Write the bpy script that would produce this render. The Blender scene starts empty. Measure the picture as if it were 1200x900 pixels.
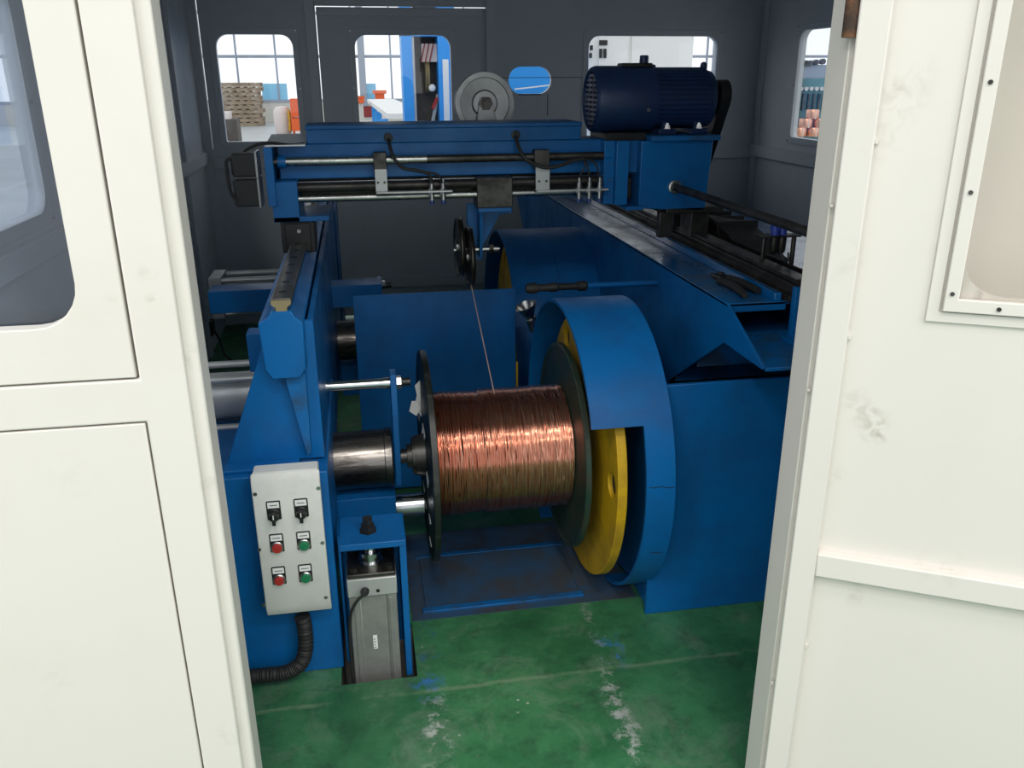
import bpy, bmesh, math, random
from mathutils import Vector, Matrix

# ------------------------------------------------------------------ camera
F_PX, YAW, PITCH, ROLL, CAM_H = 985.64, math.radians(10.1), math.radians(20.03), math.radians(-.236), 1.5
SC = bpy.context.scene
COL = SC.collection
_cy, _sy, _cp, _sp = math.cos(YAW), math.sin(YAW), math.cos(PITCH), math.sin(PITCH)
FWD = Vector((_sy * _cp, _cy * _cp, -_sp))
_r0 = Vector((_cy, -_sy, 0))
_u0 = _r0.cross(FWD)
RIGHT = math.cos(ROLL) * _r0 + math.sin(ROLL) * _u0
UP = -math.sin(ROLL) * _r0 + math.cos(ROLL) * _u0
EYE = Vector((0, 0, CAM_H))
cam_d = bpy.data.cameras.new('camera')
cam = bpy.data.objects.new('camera', cam_d)
COL.objects.link(cam)
cam_d.sensor_width = 36.0
cam_d.lens = F_PX / 1200.0 * 36.0
cam_d.clip_start = .05
cam_d.clip_end = 300
_m = Matrix((RIGHT, UP, -FWD)).transposed().to_4x4()
_m.translation = EYE
cam.matrix_world = _m
SC.camera = cam

# ------------------------------------------------------------------ sky, lamps, exposure
world = bpy.data.worlds.new('overcast_sky')
SC.world = world
world.use_nodes = True
_bg = world.node_tree.nodes['Background']
_bg.inputs[0].default_value = (.93, .97, 1.0, 1)
_bg.inputs[1].default_value = .76
SC.view_settings.view_transform = 'Standard'
SC.view_settings.look = 'None'
SC.view_settings.gamma = 1
SC.view_settings.exposure = .65


def area_lamp(name, loc, size, power, rot=(0, 0, 0), color=(1, 1, 1)):
    d = bpy.data.lights.new(name, 'AREA')
    d.shape = 'RECTANGLE'
    d.size, d.size_y = size
    d.energy = power
    d.color = color
    o = bpy.data.objects.new(name, d)
    COL.objects.link(o)
    o.location = loc
    o.rotation_euler = rot
    return o


for _i in range(3):                                     # high-bay lamps of the hall behind the camera
    for _j in range(2):
        area_lamp('hall_lamp_behind_%d_offscreen' % (2 * _i + _j + 1), (-3.2 + 3.2 * _i, -2.4 - 3.2 * _j, 6.0), (1.0, .5), 62, color=(1, .97, .9))


# ------------------------------------------------------------------ helpers
def at(px, py, X=None, Y=None, Z=None):
    d = FWD + (px - 600) / F_PX * RIGHT + (450 - py) / F_PX * UP
    t = (X - EYE.x) / d.x if X is not None else (Y - EYE.y) / d.y if Y is not None else (Z - EYE.z) / d.z
    return EYE + t * d


ORG = {}


def tag(o, label=None, cat=None, group=None, kind=None):
    if label: o['label'] = label
    if cat: o['category'] = cat
    if group: o['group'] = group
    if kind: o['kind'] = kind
    return o


def thing(name, loc, label=None, cat=None, group=None, kind=None, rz=0):
    o = bpy.data.objects.new(name, None)
    COL.objects.link(o)
    o.empty_display_size = .05
    o.location = loc
    o.rotation_euler = (0, 0, rz)
    ORG[o.name] = Vector(loc) if rz == 0 else Vector((0, 0, 0))
    return tag(o, label, cat, group, kind)


def frame_of(d):
    d = d.normalized()
    a = Vector((0, 0, 1)) if abs(d.z) < .9 else Vector((1, 0, 0))
    u = a.cross(d).normalized()
    return u, d.cross(u).normalized(), d


class MB:
    def __init__(s):
        s.v, s.f = [], []

    def add(s, vs, fs):
        n = len(s.v)
        s.v += [Vector(p) for p in vs]
        s.f += [tuple(i + n for i in f) for f in fs]
        return s

    def box(s, x0, x1, y0, y1, z0, z1):
        vs = [(x, y, z) for x in (x0, x1) for y in (y0, y1) for z in (z0, z1)]
        return s.add(vs, [(0, 1, 3, 2), (4, 6, 7, 5), (0, 4, 5, 1), (2, 3, 7, 6), (0, 2, 6, 4), (1, 5, 7, 3)])

    def bar(s, p0, p1, w, h, up=(0, 0, 1)):
        p0, p1 = Vector(p0), Vector(p1)
        d = (p1 - p0).normalized()
        u = Vector(up).cross(d)
        u = u.normalized() if u.length > 1e-5 else Vector((1, 0, 0))
        n = d.cross(u)
        vs = [p + u * a * w / 2 + n * b * h / 2 for p in (p0, p1) for a, b in ((-1, -1), (1, -1), (1, 1), (-1, 1))]
        return s.add(vs, [(0, 1, 2, 3), (4, 7, 6, 5), (0, 4, 5, 1), (1, 5, 6, 2), (2, 6, 7, 3), (3, 7, 4, 0)])

    def lathe(s, p0, d, prof, seg=32, closed=False):
        """prof: (distance along d, radius) pairs turned about the axis through p0"""
        u, w, d = frame_of(Vector(d))
        p0 = Vector(p0)
        vs, fs = [], []
        for a, r in prof:
            for k in range(seg):
                t = 2 * math.pi * k / seg
                vs.append(p0 + d * a + (u * math.cos(t) + w * math.sin(t)) * r)
        n = len(prof)
        for i in range(n if closed else n - 1):
            for k in range(seg):
                j = (i + 1) % n
                fs.append((i * seg + k, i * seg + (k + 1) % seg, j * seg + (k + 1) % seg, j * seg + k))
        if not closed:
            if prof[0][1] > 1e-6: fs.append(tuple(range(seg)))
            if prof[-1][1] > 1e-6: fs.append(tuple((n - 1) * seg + k for k in range(seg)))
        return s.add(vs, fs)

    def cyl(s, p0, p1, r, seg=24, r1=None):
        p0, p1 = Vector(p0), Vector(p1)
        return s.lathe(p0, p1 - p0, [(0, r), ((p1 - p0).length, r if r1 is None else r1)], seg)

    def tube(s, pts, r, seg=8, sub=6):
        pts = [Vector(p) for p in pts]
        q = []
        for i in range(len(pts) - 1):
            a, b, c, e = pts[max(i - 1, 0)], pts[i], pts[i + 1], pts[min(i + 2, len(pts) - 1)]
            for k in range(sub):
                t = k / sub
                q.append(.5 * ((2 * b) + (c - a) * t + (2 * a - 5 * b + 4 * c - e) * t * t + (3 * b - a - 3 * c + e) * t ** 3))
        q.append(pts[-1])
        u = None
        vs, fs = [], []
        for i, p in enumerate(q):
            d = (q[min(i + 1, len(q) - 1)] - q[max(i - 1, 0)]).normalized()
            if u is None:
                u = frame_of(d)[0]
            u = (u - d * u.dot(d)).normalized()
            w = d.cross(u)
            rr = r(i / (len(q) - 1)) if callable(r) else r
            vs += [p + (u * math.cos(2 * math.pi * k / seg) + w * math.sin(2 * math.pi * k / seg)) * rr for k in range(seg)]
        for i in range(len(q) - 1):
            for k in range(seg):
                fs.append((i * seg + k, i * seg + (k + 1) % seg, (i + 1) * seg + (k + 1) % seg, (i + 1) * seg + k))
        fs.append(tuple(range(seg)))
        fs.append(tuple((len(q) - 1) * seg + k for k in range(seg)))
        return s.add(vs, fs)

    def plate(s, loops, fn, w0, w1):
        """filled 2D outline (first loop) with holes (other loops); fn(u, v, w) gives the point"""
        bm = bmesh.new()
        all_e, ids, base = [], [], 0
        for lp in loops:
            vv = [bm.verts.new((u, v, 0)) for u, v in lp]
            all_e += [bm.edges.new((vv[i], vv[(i + 1) % len(vv)])) for i in range(len(vv))]
        bm.verts.index_update()
        bmesh.ops.triangle_fill(bm, use_beauty=True, use_dissolve=False, edges=all_e, normal=(0, 0, 1))
        bm.verts.index_update()
        uv = [(v.co.x, v.co.y) for v in bm.verts]
        tris = [tuple(v.index for v in f.verts) for f in bm.faces]
        bm.free()
        n = len(uv)
        vs = [fn(u, v, w0) for u, v in uv] + [fn(u, v, w1) for u, v in uv]
        fs = tris + [tuple(i + n for i in reversed(t)) for t in tris]
        b = 0
        for lp in loops:
            m = len(lp)
            fs += [(b + i, b + (i + 1) % m, n + b + (i + 1) % m, n + b + i) for i in range(m)]
            b += m
        return s.add(vs, fs)

    def build(s, name, mat, parent=None, bev=0, smooth=True, angle=38, org=None):
        o_ = org if org is not None else (ORG.get(parent.name, Vector()) if parent else Vector())
        me = bpy.data.meshes.new(name)
        me.from_pydata([tuple(p - o_) for p in s.v], [], s.f)
        bm = bmesh.new()
        bm.from_mesh(me)
        bmesh.ops.recalc_face_normals(bm, faces=bm.faces)
        bm.to_mesh(me)
        bm.free()
        if smooth:
            me.shade_smooth()
            me.set_sharp_from_angle(angle=math.radians(angle))
        me.materials.append(M[mat])
        o = bpy.data.objects.new(name, me)
        COL.objects.link(o)
        if parent:
            o.parent = parent
        else:
            o.location = o_
        ORG[o.name] = o_
        if bev:
            b = o.modifiers.new('bevel', 'BEVEL')
            b.width = bev
            b.segments = 2
            b.limit_method = 'ANGLE'
            b.angle_limit = math.radians(40)
            b.harden_normals = False
        return o


def B(name, mat, parent, x0, x1, y0, y1, z0, z1, bev=.002):
    return MB().box(x0, x1, y0, y1, z0, z1).build(name, mat, parent, bev)


def CY(name, mat, parent, p0, p1, r, seg=24, bev=0):
    return MB().cyl(p0, p1, r, seg).build(name, mat, parent, bev)


def copy_tree(o, parent=None, d=(0, 0, 0)):
    c = o.copy()
    COL.objects.link(c)
    c.parent = parent
    if parent is None:
        c.location = o.location + Vector(d)
    for ch in [x for x in o.children]:
        copy_tree(ch, c)
    return c


def rrect(x0, x1, y0, y1, r, n=6, rb=None):
    pts = []
    rb = r if rb is None else rb
    for cx, cy, a0, r in ((x1 - r, y1 - r, 0, r), (x0 + r, y1 - r, 90, r), (x0 + rb, y0 + rb, 180, rb), (x1 - rb, y0 + rb, 270, rb)):
        for k in range(n + 1):
            a = math.radians(a0 + 90 * k / n)
            pts.append((cx + r * math.cos(a), cy + r * math.sin(a)))
    return pts


def rect(x0, x1, y0, y1):
    return [(x0, y0), (x1, y0), (x1, y1), (x0, y1)]


def circ(cx, cy, r, n=32):
    return [(cx + r * math.cos(2 * math.pi * k / n), cy + r * math.sin(2 * math.pi * k / n)) for k in range(n)]


XZ = lambda u, v, w: Vector((u, w, v))      # plate in the XZ plane, thickness along Y
YZ = lambda u, v, w: Vector((w, u, v))      # plate in the YZ plane, thickness along X
XY = lambda u, v, w: Vector((u, v, w))

# ------------------------------------------------------------------ materials
M = {}


def mat(name, col, rough=.45, metal=0, col2=None, scale=6, amount=.5, bump=0, bscale=120, spec=.5, coat=0, detail=5, lo=.42, hi=.62, aniso=None):
    m = bpy.data.materials.new(name)
    m.use_nodes = True
    nt = m.node_tree
    p = nt.nodes['Principled BSDF']
    p.inputs['Base Color'].default_value = (*col, 1)
    p.inputs['Roughness'].default_value = rough
    p.inputs['Metallic'].default_value = metal
    p.inputs['Specular IOR Level'].default_value = spec
    p.inputs['Coat Weight'].default_value = coat
    if col2 or bump:
        tc = nt.nodes.new('ShaderNodeTexCoord')
    if col2:
        mp = nt.nodes.new('ShaderNodeMapping')
        nt.links.new(tc.outputs['Object'], mp.inputs[0])
        if aniso: mp.inputs['Scale'].default_value = aniso
        n = nt.nodes.new('ShaderNodeTexNoise')
        n.inputs['Scale'].default_value = scale
        n.inputs['Detail'].default_value = detail
        n.inputs['Roughness'].default_value = .65
        nt.links.new(mp.outputs[0], n.inputs['Vector'])
        r = nt.nodes.new('ShaderNodeValToRGB')
        r.color_ramp.elements[0].position = lo
        r.color_ramp.elements[1].position = hi
        r.color_ramp.elements[0].color = (0, 0, 0, 1)
        r.color_ramp.elements[1].color = (amount, amount, amount, 1)
        nt.links.new(n.outputs['Fac'], r.inputs[0])
        x = nt.nodes.new('ShaderNodeMix')
        x.data_type = 'RGBA'
        x.inputs['A'].default_value = (*col, 1)
        x.inputs['B'].default_value = (*col2, 1)
        nt.links.new(r.outputs[0], x.inputs['Factor'])
        nt.links.new(x.outputs['Result'], p.inputs['Base Color'])
        q = nt.nodes.new('ShaderNodeMath')
        q.operation = 'MULTIPLY_ADD'
        q.inputs[1].default_value = .2
        q.inputs[2].default_value = rough
        nt.links.new(r.outputs[0], q.inputs[0])
        nt.links.new(q.outputs[0], p.inputs['Roughness'])
    if bump:
        nb = nt.nodes.new('ShaderNodeTexNoise')
        nb.inputs['Scale'].default_value = bscale
        nb.inputs['Detail'].default_value = 3
        nt.links.new(tc.outputs['Object'], nb.inputs['Vector'])
        b = nt.nodes.new('ShaderNodeBump')
        b.inputs['Strength'].default_value = bump
        b.inputs['Distance'].default_value = .002
        nt.links.new(nb.outputs['Fac'], b.inputs['Height'])
        nt.links.new(b.outputs[0], p.inputs['Normal'])
    M[name] = m
    return m


mat('blue', (.002, .125, .38), .34, col2=(.004, .085, .27), scale=5, amount=.7, bump=.12, bscale=60, spec=.38)
mat('blue_top', (.002, .125, .38), .16, col2=(.045, .08, .13), scale=5, amount=.8, bump=.1, bscale=60)
mat('blue_worn', (.002, .125, .38), .42, col2=(.02, .06, .12), scale=9, amount=.9, bump=.15)
mat('blue_gloss', (.002, .125, .38), .10, spec=.8, coat=1)
mat('blue_gantry', (.002, .125, .38), .36, col2=(.004, .085, .27), scale=7, amount=.6, bump=.1, spec=.38)
mat('motor_blue', (.012, .036, .125), .36, col2=(.010, .026, .085), scale=8, amount=.8, bump=.1)
mat('blue_pan', (.03, .08, .16), .45, col2=(.05, .055, .06), scale=7, amount=.9, bump=.2)
mat('yellow', (.62, .37, .008), .45, col2=(.28, .16, .015), scale=7, amount=.6, bump=.1)
mat('cell_white', (.71, .67, .62), .42, col2=(.60, .57, .49), scale=2.2, amount=.35, bump=.06, bscale=40, lo=.5, hi=.75)
mat('leaf_white', (.71, .67, .62), .42, col2=(.60, .57, .51), scale=2.6, amount=.30, bump=.06, bscale=40, lo=.55, hi=.8)
mat('cell_grey', (.53, .56, .60), .42, col2=(.47, .50, .54), scale=3, amount=.5, bump=.05, bscale=40)
mat('cell_grey_trim', (.53, .56, .60), .4)
mat('box_white', (.70, .70, .665), .45, col2=(.5, .49, .43), scale=9, amount=.45, lo=.5, hi=.72)
mat('flange_green', (.017, .045, .033), .38, col2=(.05, .045, .03), scale=14, amount=.6, bump=.15)
mat('black_paint', (.007, .010, .008), .38, col2=(.05, .05, .045), scale=16, amount=.5, lo=.5, hi=.6)
mat('black', (.012, .012, .013), .45)
mat('black_rubber_and_shade', (.016, .016, .016), .6)
mat('dark_hole', (.006, .006, .007), .8)
mat('dark_steel', (.10, .095, .088), .38, metal=.9, col2=(.04, .038, .035), scale=14, amount=.8)
mat('quill_steel', (.22, .20, .185), .27, metal=1, col2=(.07, .06, .055), scale=10, amount=.8, aniso=(1, 8, 8))
mat('steel', (.50, .50, .49), .26, metal=1, col2=(.28, .28, .27), scale=12, amount=.6)
mat('chrome', (.52, .53, .54), .20, metal=1)
mat('alu', (.55, .56, .56), .36, metal=.45, col2=(.45, .45, .45), scale=6, amount=.5)
mat('cyl_alu', (.40, .40, .385), .42, metal=.6, col2=(.26, .26, .25), scale=6, amount=.7)
mat('rail_steel', (.20, .185, .17), .33, metal=.9, col2=(.15, .14, .13), scale=20, amount=.6)
mat('grease_rail', (.060, .055, .052), .34, metal=.6, col2=(.025, .023, .022), scale=14, amount=.7)
mat('brass_end', (.34, .27, .15), .5, metal=.4)
mat('wheel_grey', (.36, .36, .36), .33, metal=.75, col2=(.25, .25, .25), scale=6, amount=.6)
mat('sheet_gloss', (.85, .85, .85), .12)
mat('paper', (.85, .85, .83), .7)
mat('label_print', (.10, .10, .11), .7)
mat('red_button', (.42, .03, .025), .4)
mat('green_button', (.015, .20, .085), .4)
mat('knob_blue', (.03, .06, .36), .35)
mat('sensor_blue', (.03, .06, .20), .4)
mat('rust', (.16, .07, .03), .8, col2=(.04, .03, .025), scale=20, amount=.9)
mat('wood', (.42, .33, .24), .75, col2=(.25, .19, .13), scale=5, amount=.8)
mat('orange', (.80, .12, .02), .5)
mat('maroon', (.25, .02, .02), .5)
mat('hall_blue', (.035, .33, .85), .4)
mat('hall_skyblue', (.25, .60, .85), .4)
mat('hall_wall', (.62, .60, .55), .7)
mat('hall_frame', (.30, .34, .42), .5)
mat('hall_cabinet', (.82, .82, .80), .5)
mat('hall_dark', (.05, .045, .042), .6, col2=(.12, .09, .07), scale=8, amount=.7)
mat('hall_teal', (.10, .24, .26), .5, col2=(.07, .14, .16), scale=3, amount=.8)
mat('sack_white', (.74, .66, .63), .7)
mat('cell_outer', (.71, .67, .62), .5)


def smudges(name, spots, dark):
    """hand marks and scuffs at given places of a painted sheet (object coordinates)"""
    nt = M[name].node_tree
    p = nt.nodes['Principled BSDF']
    tc = nt.nodes.new('ShaderNodeTexCoord')
    no = nt.nodes.new('ShaderNodeTexNoise')
    no.inputs['Scale'].default_value = 34
    no.inputs['Detail'].default_value = 6
    no.inputs['Distortion'].default_value = .8
    nt.links.new(tc.outputs['Object'], no.inputs['Vector'])
    src = p.inputs['Base Color'].links[0].from_socket
    for (x, y, z, r, k) in spots:
        d = nt.nodes.new('ShaderNodeVectorMath')
        d.operation = 'DISTANCE'
        d.inputs[1].default_value = (x, y, z)
        nt.links.new(tc.outputs['Object'], d.inputs[0])
        m1 = nt.nodes.new('ShaderNodeMapRange')
        m1.inputs['From Min'].default_value = r
        m1.inputs['From Max'].default_value = r * .2
        nt.links.new(d.outputs['Value'], m1.inputs['Value'])
        m2 = nt.nodes.new('ShaderNodeMapRange')
        m2.inputs['From Min'].default_value = .46
        m2.inputs['From Max'].default_value = .66
        m2.inputs['To Max'].default_value = k
        nt.links.new(no.outputs['Fac'], m2.inputs['Value'])
        mu = nt.nodes.new('ShaderNodeMath')
        mu.operation = 'MULTIPLY'
        nt.links.new(m1.outputs[0], mu.inputs[0])
        nt.links.new(m2.outputs[0], mu.inputs[1])
        mx = nt.nodes.new('ShaderNodeMix')
        mx.data_type = 'RGBA'
        mx.inputs['B'].default_value = (*dark, 1)
        nt.links.new(mu.outputs[0], mx.inputs['Factor'])
        nt.links.new(src, mx.inputs['A'])
        src = mx.outputs['Result']
    nt.links.new(src, p.inputs['Base Color'])


def copper_mat():
    m = mat('copper', (.80, .38, .26), .14, metal=1, col2=(.55, .20, .12), scale=40, amount=.6, aniso=(30, 1, 1))
    return m


copper_mat()
mat('copper_wire', (.80, .42, .28), .3, metal=1)
mat('strand', (.86, .60, .48), .4, metal=.5)


def glass_mat(name, tint, refl_ior=1.45):
    m = bpy.data.materials.new(name)
    m.use_nodes = True
    nt = m.node_tree
    nt.nodes.remove(nt.nodes['Principled BSDF'])
    t = nt.nodes.new('ShaderNodeBsdfTransparent')
    t.inputs[0].default_value = (*tint, 1)
    g = nt.nodes.new('ShaderNodeBsdfGlossy')
    g.inputs['Roughness'].default_value = .02
    geo = nt.nodes.new('ShaderNodeNewGeometry')
    dt = nt.nodes.new('ShaderNodeVectorMath')
    dt.operation = 'DOT_PRODUCT'
    nt.links.new(geo.outputs['Normal'], dt.inputs[0])
    nt.links.new(geo.outputs['Incoming'], dt.inputs[1])
    r0 = ((refl_ior - 1) / (refl_ior + 1)) ** 2

    def mth(op, a, b=0.0):
        n = nt.nodes.new('ShaderNodeMath')
        n.operation = op
        for i, v in enumerate((a, b)):
            if isinstance(v, float): n.inputs[i].default_value = v
            else: nt.links.new(v, n.inputs[i])
        return n.outputs[0]
    c5 = mth('POWER', mth('SUBTRACT', 1.0, mth('ABSOLUTE', dt.outputs['Value'])), 5.0)
    fr_out = mth('ADD', mth('MULTIPLY', c5, 1.0 - r0), float(r0))
    x = nt.nodes.new('ShaderNodeMixShader')
    nt.links.new(fr_out, x.inputs[0])
    nt.links.new(t.outputs[0], x.inputs[1])
    nt.links.new(g.outputs[0], x.inputs[2])
    nt.links.new(x.outputs[0], nt.nodes['Material Output'].inputs[0])
    M[name] = m


glass_mat('glass', (.99, .995, 1.0))
glass_mat('acrylic', (.80, .84, .90), 1.6)
glass_mat('acrylic_leaf', (.93, .92, .90), 1.45)


def floor_mat():
    m = bpy.data.materials.new('green_floor')
    m.use_nodes = True
    nt = m.node_tree
    N, L = nt.nodes, nt.links
    p = N['Principled BSDF']
    geo = N.new('ShaderNodeNewGeometry')
    sep = N.new('ShaderNodeSeparateXYZ')
    L.new(geo.outputs['Position'], sep.inputs[0])

    def math_(op, a, b=None, c=None):
        n = N.new('ShaderNodeMath')
        n.operation = op
        for i, v in enumerate((a, b, c)):
            if v is None: continue
            if isinstance(v, (int, float)):
                n.inputs[i].default_value = v
            else:
                L.new(v, n.inputs[i])
        return n.outputs[0]

    def noise(scale, detail=6, rough=.65, dist=0):
        n = N.new('ShaderNodeTexNoise')
        n.inputs['Scale'].default_value = scale
        n.inputs['Detail'].default_value = detail
        n.inputs['Roughness'].default_value = rough
        n.inputs['Distortion'].default_value = dist
        L.new(geo.outputs['Position'], n.inputs['Vector'])
        return n.outputs['Fac']

    def ramp(v, lo, hi):
        n = N.new('ShaderNodeMapRange')
        n.clamp = True
        n.inputs['From Min'].default_value = lo
        n.inputs['From Max'].default_value = hi
        L.new(v, n.inputs['Value'])
        return n.outputs[0]

    def mix(fac, a, b):
        n = N.new('ShaderNodeMix')
        n.data_type = 'RGBA'
        L.new(fac, n.inputs['Factor'])
        for k, v in (('A', a), ('B', b)):
            if isinstance(v, tuple):
                n.inputs[k].default_value = (*v, 1)
            else:
                L.new(v, n.inputs[k])
        return n.outputs['Result']
    x, y = sep.outputs['X'], sep.outputs['Y']
    n1, n2, n3 = noise(3.2, 8, .7), noise(11, 6, .7), noise(38, 4, .7)
    c = mix(ramp(n1, .38, .62), (.022, .130, .050), (.055, .225, .095))
    c = mix(math_('MULTIPLY', ramp(n2, .5, .68), .6), c, (.012, .055, .028))
    c = mix(math_('MULTIPLY', ramp(noise(5, 7, .75, .6), .50, .70), .55), c, (.19, .26, .19))

    c = mix(math_('MULTIPLY', ramp(noise(8.5, 8, .8, .4), .55, .68), .45), c, (.030, .075, .045))
    # worn concrete along the two cracks that run out from the machine, and along the cross joint
    def crack(x0, slope, w, y0, y1):
        cx = math_('ADD', x0, math_('MULTIPLY', math_('SUBTRACT', y, 1.6), slope))
        d = math_('ABSOLUTE', math_('SUBTRACT', math_('ADD', x, math_('MULTIPLY', math_('SUBTRACT', n2, .5), .10)), cx))
        a = math_('SUBTRACT', 1.0, ramp(d, w * .3, w))
        b = math_('MULTIPLY', a, ramp(noise(13, 7, .8), .50, .60))
        b = math_('MULTIPLY', b, math_('MULTIPLY', ramp(y, y0 - .05, y0), math_('SUBTRACT', 1.0, ramp(y, y1, y1 + .1))))
        return b
    c = mix(crack(.10, .06, .042, 1.2, 1.72), c, (.42, .46, .42))
    c = mix(crack(.56, .05, .032, 1.2, 1.74), c, (.45, .48, .45))
    c = mix(math_('MULTIPLY', crack(.57, .04, .018, 1.5, 2.05), .8), c, (.30, .34, .30))
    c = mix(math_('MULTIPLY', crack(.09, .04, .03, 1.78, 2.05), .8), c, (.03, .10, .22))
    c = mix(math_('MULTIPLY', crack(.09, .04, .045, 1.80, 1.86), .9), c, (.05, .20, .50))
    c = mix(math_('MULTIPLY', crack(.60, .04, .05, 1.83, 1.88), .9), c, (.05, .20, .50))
    yj = math_('ABSOLUTE', math_('SUBTRACT', math_('ADD', y, math_('MULTIPLY', math_('SUBTRACT', n2, .5), .025)), 1.795))
    c = mix(math_('MULTIPLY', math_('SUBTRACT', 1.0, ramp(yj, .002, .010)), math_('MULTIPLY', ramp(n1, .40, .5), .4)), c, (.26, .34, .22))
    spk = N.new('ShaderNodeTexVoronoi')
    spk.inputs['Scale'].default_value = 16
    L.new(geo.outputs['Position'], spk.inputs['Vector'])
    c = mix(math_('MULTIPLY', math_('SUBTRACT', 1.0, ramp(spk.outputs['Distance'], .05, .08)), ramp(n1, .52, .6)), c, (.6, .6, .55))
    L.new(c, p.inputs['Base Color'])
    L.new(math_('MULTIPLY_ADD', n2, .4, .30), p.inputs['Roughness'])
    b = N.new('ShaderNodeBump')
    b.inputs['Strength'].default_value = .25
    b.inputs['Distance'].default_value = .004
    L.new(n3, b.inputs['Height'])
    L.new(b.outputs[0], p.inputs['Normal'])
    M['green_floor'] = m


floor_mat()
mat('pit_concrete', (.22, .22, .21), .8)
mat('hall_floor', (.50, .52, .52), .35, col2=(.38, .42, .42), scale=.4, amount=.6)

# ------------------------------------------------------------------ the cell (setting)
XL, XR, YF, YB, ZT = -.9, 2.63, 1.28, 5.5, 2.45
HX0, HX1 = -.256, .757                                   # door opening
T = .04

fl = MB().plate([rect(XL - .3, XR + .3, -3.5, YB + .2), rect(-.128, .072, 1.858, 2.10)], XY, -.02, 0).build('floor', 'green_floor')
tag(fl, 'green painted concrete floor worn pale along its cracks', kind='structure')
pit = MB().box(-.128, .072, 1.858, 2.10, -.30, -.02)
pit.f = [f for i, f in enumerate(pit.f) if i != 5]
MB_p = pit.build('pit_lining', 'pit_concrete', fl, smooth=False)
tag(MB().plate([rect(-45, 60, -3.5, 34), rect(XL - .31, XR + .31, -3.51 + .02, YB + .21)], XY, -.03, -.004).build('floor_hall', 'hall_floor'), kind='structure')
tag(B('ceiling', 'cell_grey', None, XL - .05, XR + .05, YF - .02, YB + .05, ZT, ZT + .04), kind='structure')

# window list per wall: rounded openings
ZW0, ZW1 = 1.14, 1.742


def pane(parent, fn, u0, u1, v0, v1, w, mat_='glass'):
    return MB().plate([rect(u0 - .02, u1 + .02, v0 - .02, v1 + .02)], fn, w, w + .004).build('pane', mat_, parent)


def window(name, fn, u0, u1, v0, v1, w_in, sgn, mat_='glass', fmat='cell_grey_trim', r=.07, rb=.012):
    """window set into a wall: a thin clamping frame on the inner face and a pane"""
    o = MB().plate([rect(u0 - .035, u1 + .035, v0 - .035, v1 + .035), rrect(u0, u1, v0, v1, r, rb=rb)], fn, w_in, w_in + sgn * .006).build(name, fmat, None, .0015)
    tag(o, kind='structure')
    ORG[o.name] = Vector()
    pane(o, fn, u0, u1, v0, v1, w_in - sgn * .012, mat_)
    for a, b in ((u0 - .022, v0 - .022), (u1 + .022, v0 - .022), (u0 - .022, v1 + .022), (u1 + .022, v1 + .022), (u0 - .022, (v0 + v1) / 2), (u1 + .022, (v0 + v1) / 2)):
        p0, p1 = fn(a, b, w_in + sgn * .005), fn(a, b, w_in + sgn * .010)
        MB().cyl(p0, p1, .006, 8).build('screw', 'steel', o)
    return o


# back wall: sheets, posts and rails; the door and the sheets leave narrow gaps that daylight shines through
wb = thing('wall_back', (XL, YB, 0), kind='structure')
W1 = (-.765, -.328)
W2 = (.033, .607)
W3 = (1.476, 2.329)
MB().plate([rect(-.845, -.185, 0, ZT), rrect(*W1, ZW0, ZW1, .07, rb=.012)], XZ, YB, YB + T).build('sheet', 'cell_grey', wb)
MB().plate([rect(.83, XR + T, 0, ZT), rrect(*W3, ZW0, ZW1, .07, rb=.012), rrect(.966, 1.239, 1.402, 1.563, .079)], XZ, YB, YB + T).build('sheet', 'cell_grey', wb)
MB().box(-.185, .83, YB, YB + T, 1.900, ZT).build('sheet', 'cell_grey', wb)
B('post', 'cell_grey_trim', wb, XL - T, -.853, YB - .012, YB + T, 0, ZT)
B('seam_cover', 'cell_grey_trim', wb, -.853, -.845, YB - .001, YB + T, 0, 1.10, 0)
B('post', 'cell_grey_trim', wb, -.245, -.190, YB - .018, YB, 0, ZT)
B('post', 'cell_grey_trim', wb, .826, .885, YB - .018, YB, 0, ZT)
B('rail', 'cell_grey_trim', wb, -.853, -.247, YB - .022, YB, .985, 1.052)
B('rail', 'cell_grey_trim', wb, 1.30, XR, YB - .022, YB, .985, 1.062)
B('rail', 'cell_grey_trim', wb, -.853, -.247, YB - .022, YB, .20, .27)
B('rail', 'cell_grey_trim', wb, .887, XR, YB - .022, YB, .20, .27)
B('seam_shade', 'black_rubber_and_shade', wb, .887, 1.44, YB - .0015, YB, 1.4965, 1.5, 0)  # both black strips stand in for the shade of panel seams
B('seam_shade', 'black_rubber_and_shade', wb, 1.215, 1.219, YB - .0015, YB, 1.27, 1.40, 0)
B('latch_plate', 'black', wb, 1.03, 1.17, YB - .006, YB, 1.394, 1.402, 0)
tag(MB().box(-.245, -.180, YB - .0005, YB + T, 0, .0).build('sill', 'cell_grey', wb)) if False else None
dr = thing('door_2', (-.173, YB, 0), kind='structure')
MB().plate([rect(-.179, .832, .02, 1.893), rrect(*W2, ZW0, ZW1, .07, rb=.012)], XZ, YB + .002, YB + T).build('leaf', 'cell_grey', dr)
B('rail', 'cell_grey_trim', dr, -.172, .816, YB - .014, YB + .002, .20, .27)
B('lintel', 'cell_grey_trim', dr, -.168, .812, YB - .004, YB + .002, 1.845, 1.888)
window('window_1', XZ, *W1, ZW0, ZW1, YB, -1)
window('window_2', XZ, *W2, ZW0, ZW1, YB + .002, -1)
window('window_3', XZ, *W3, ZW0, ZW1, YB, -1)

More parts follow.
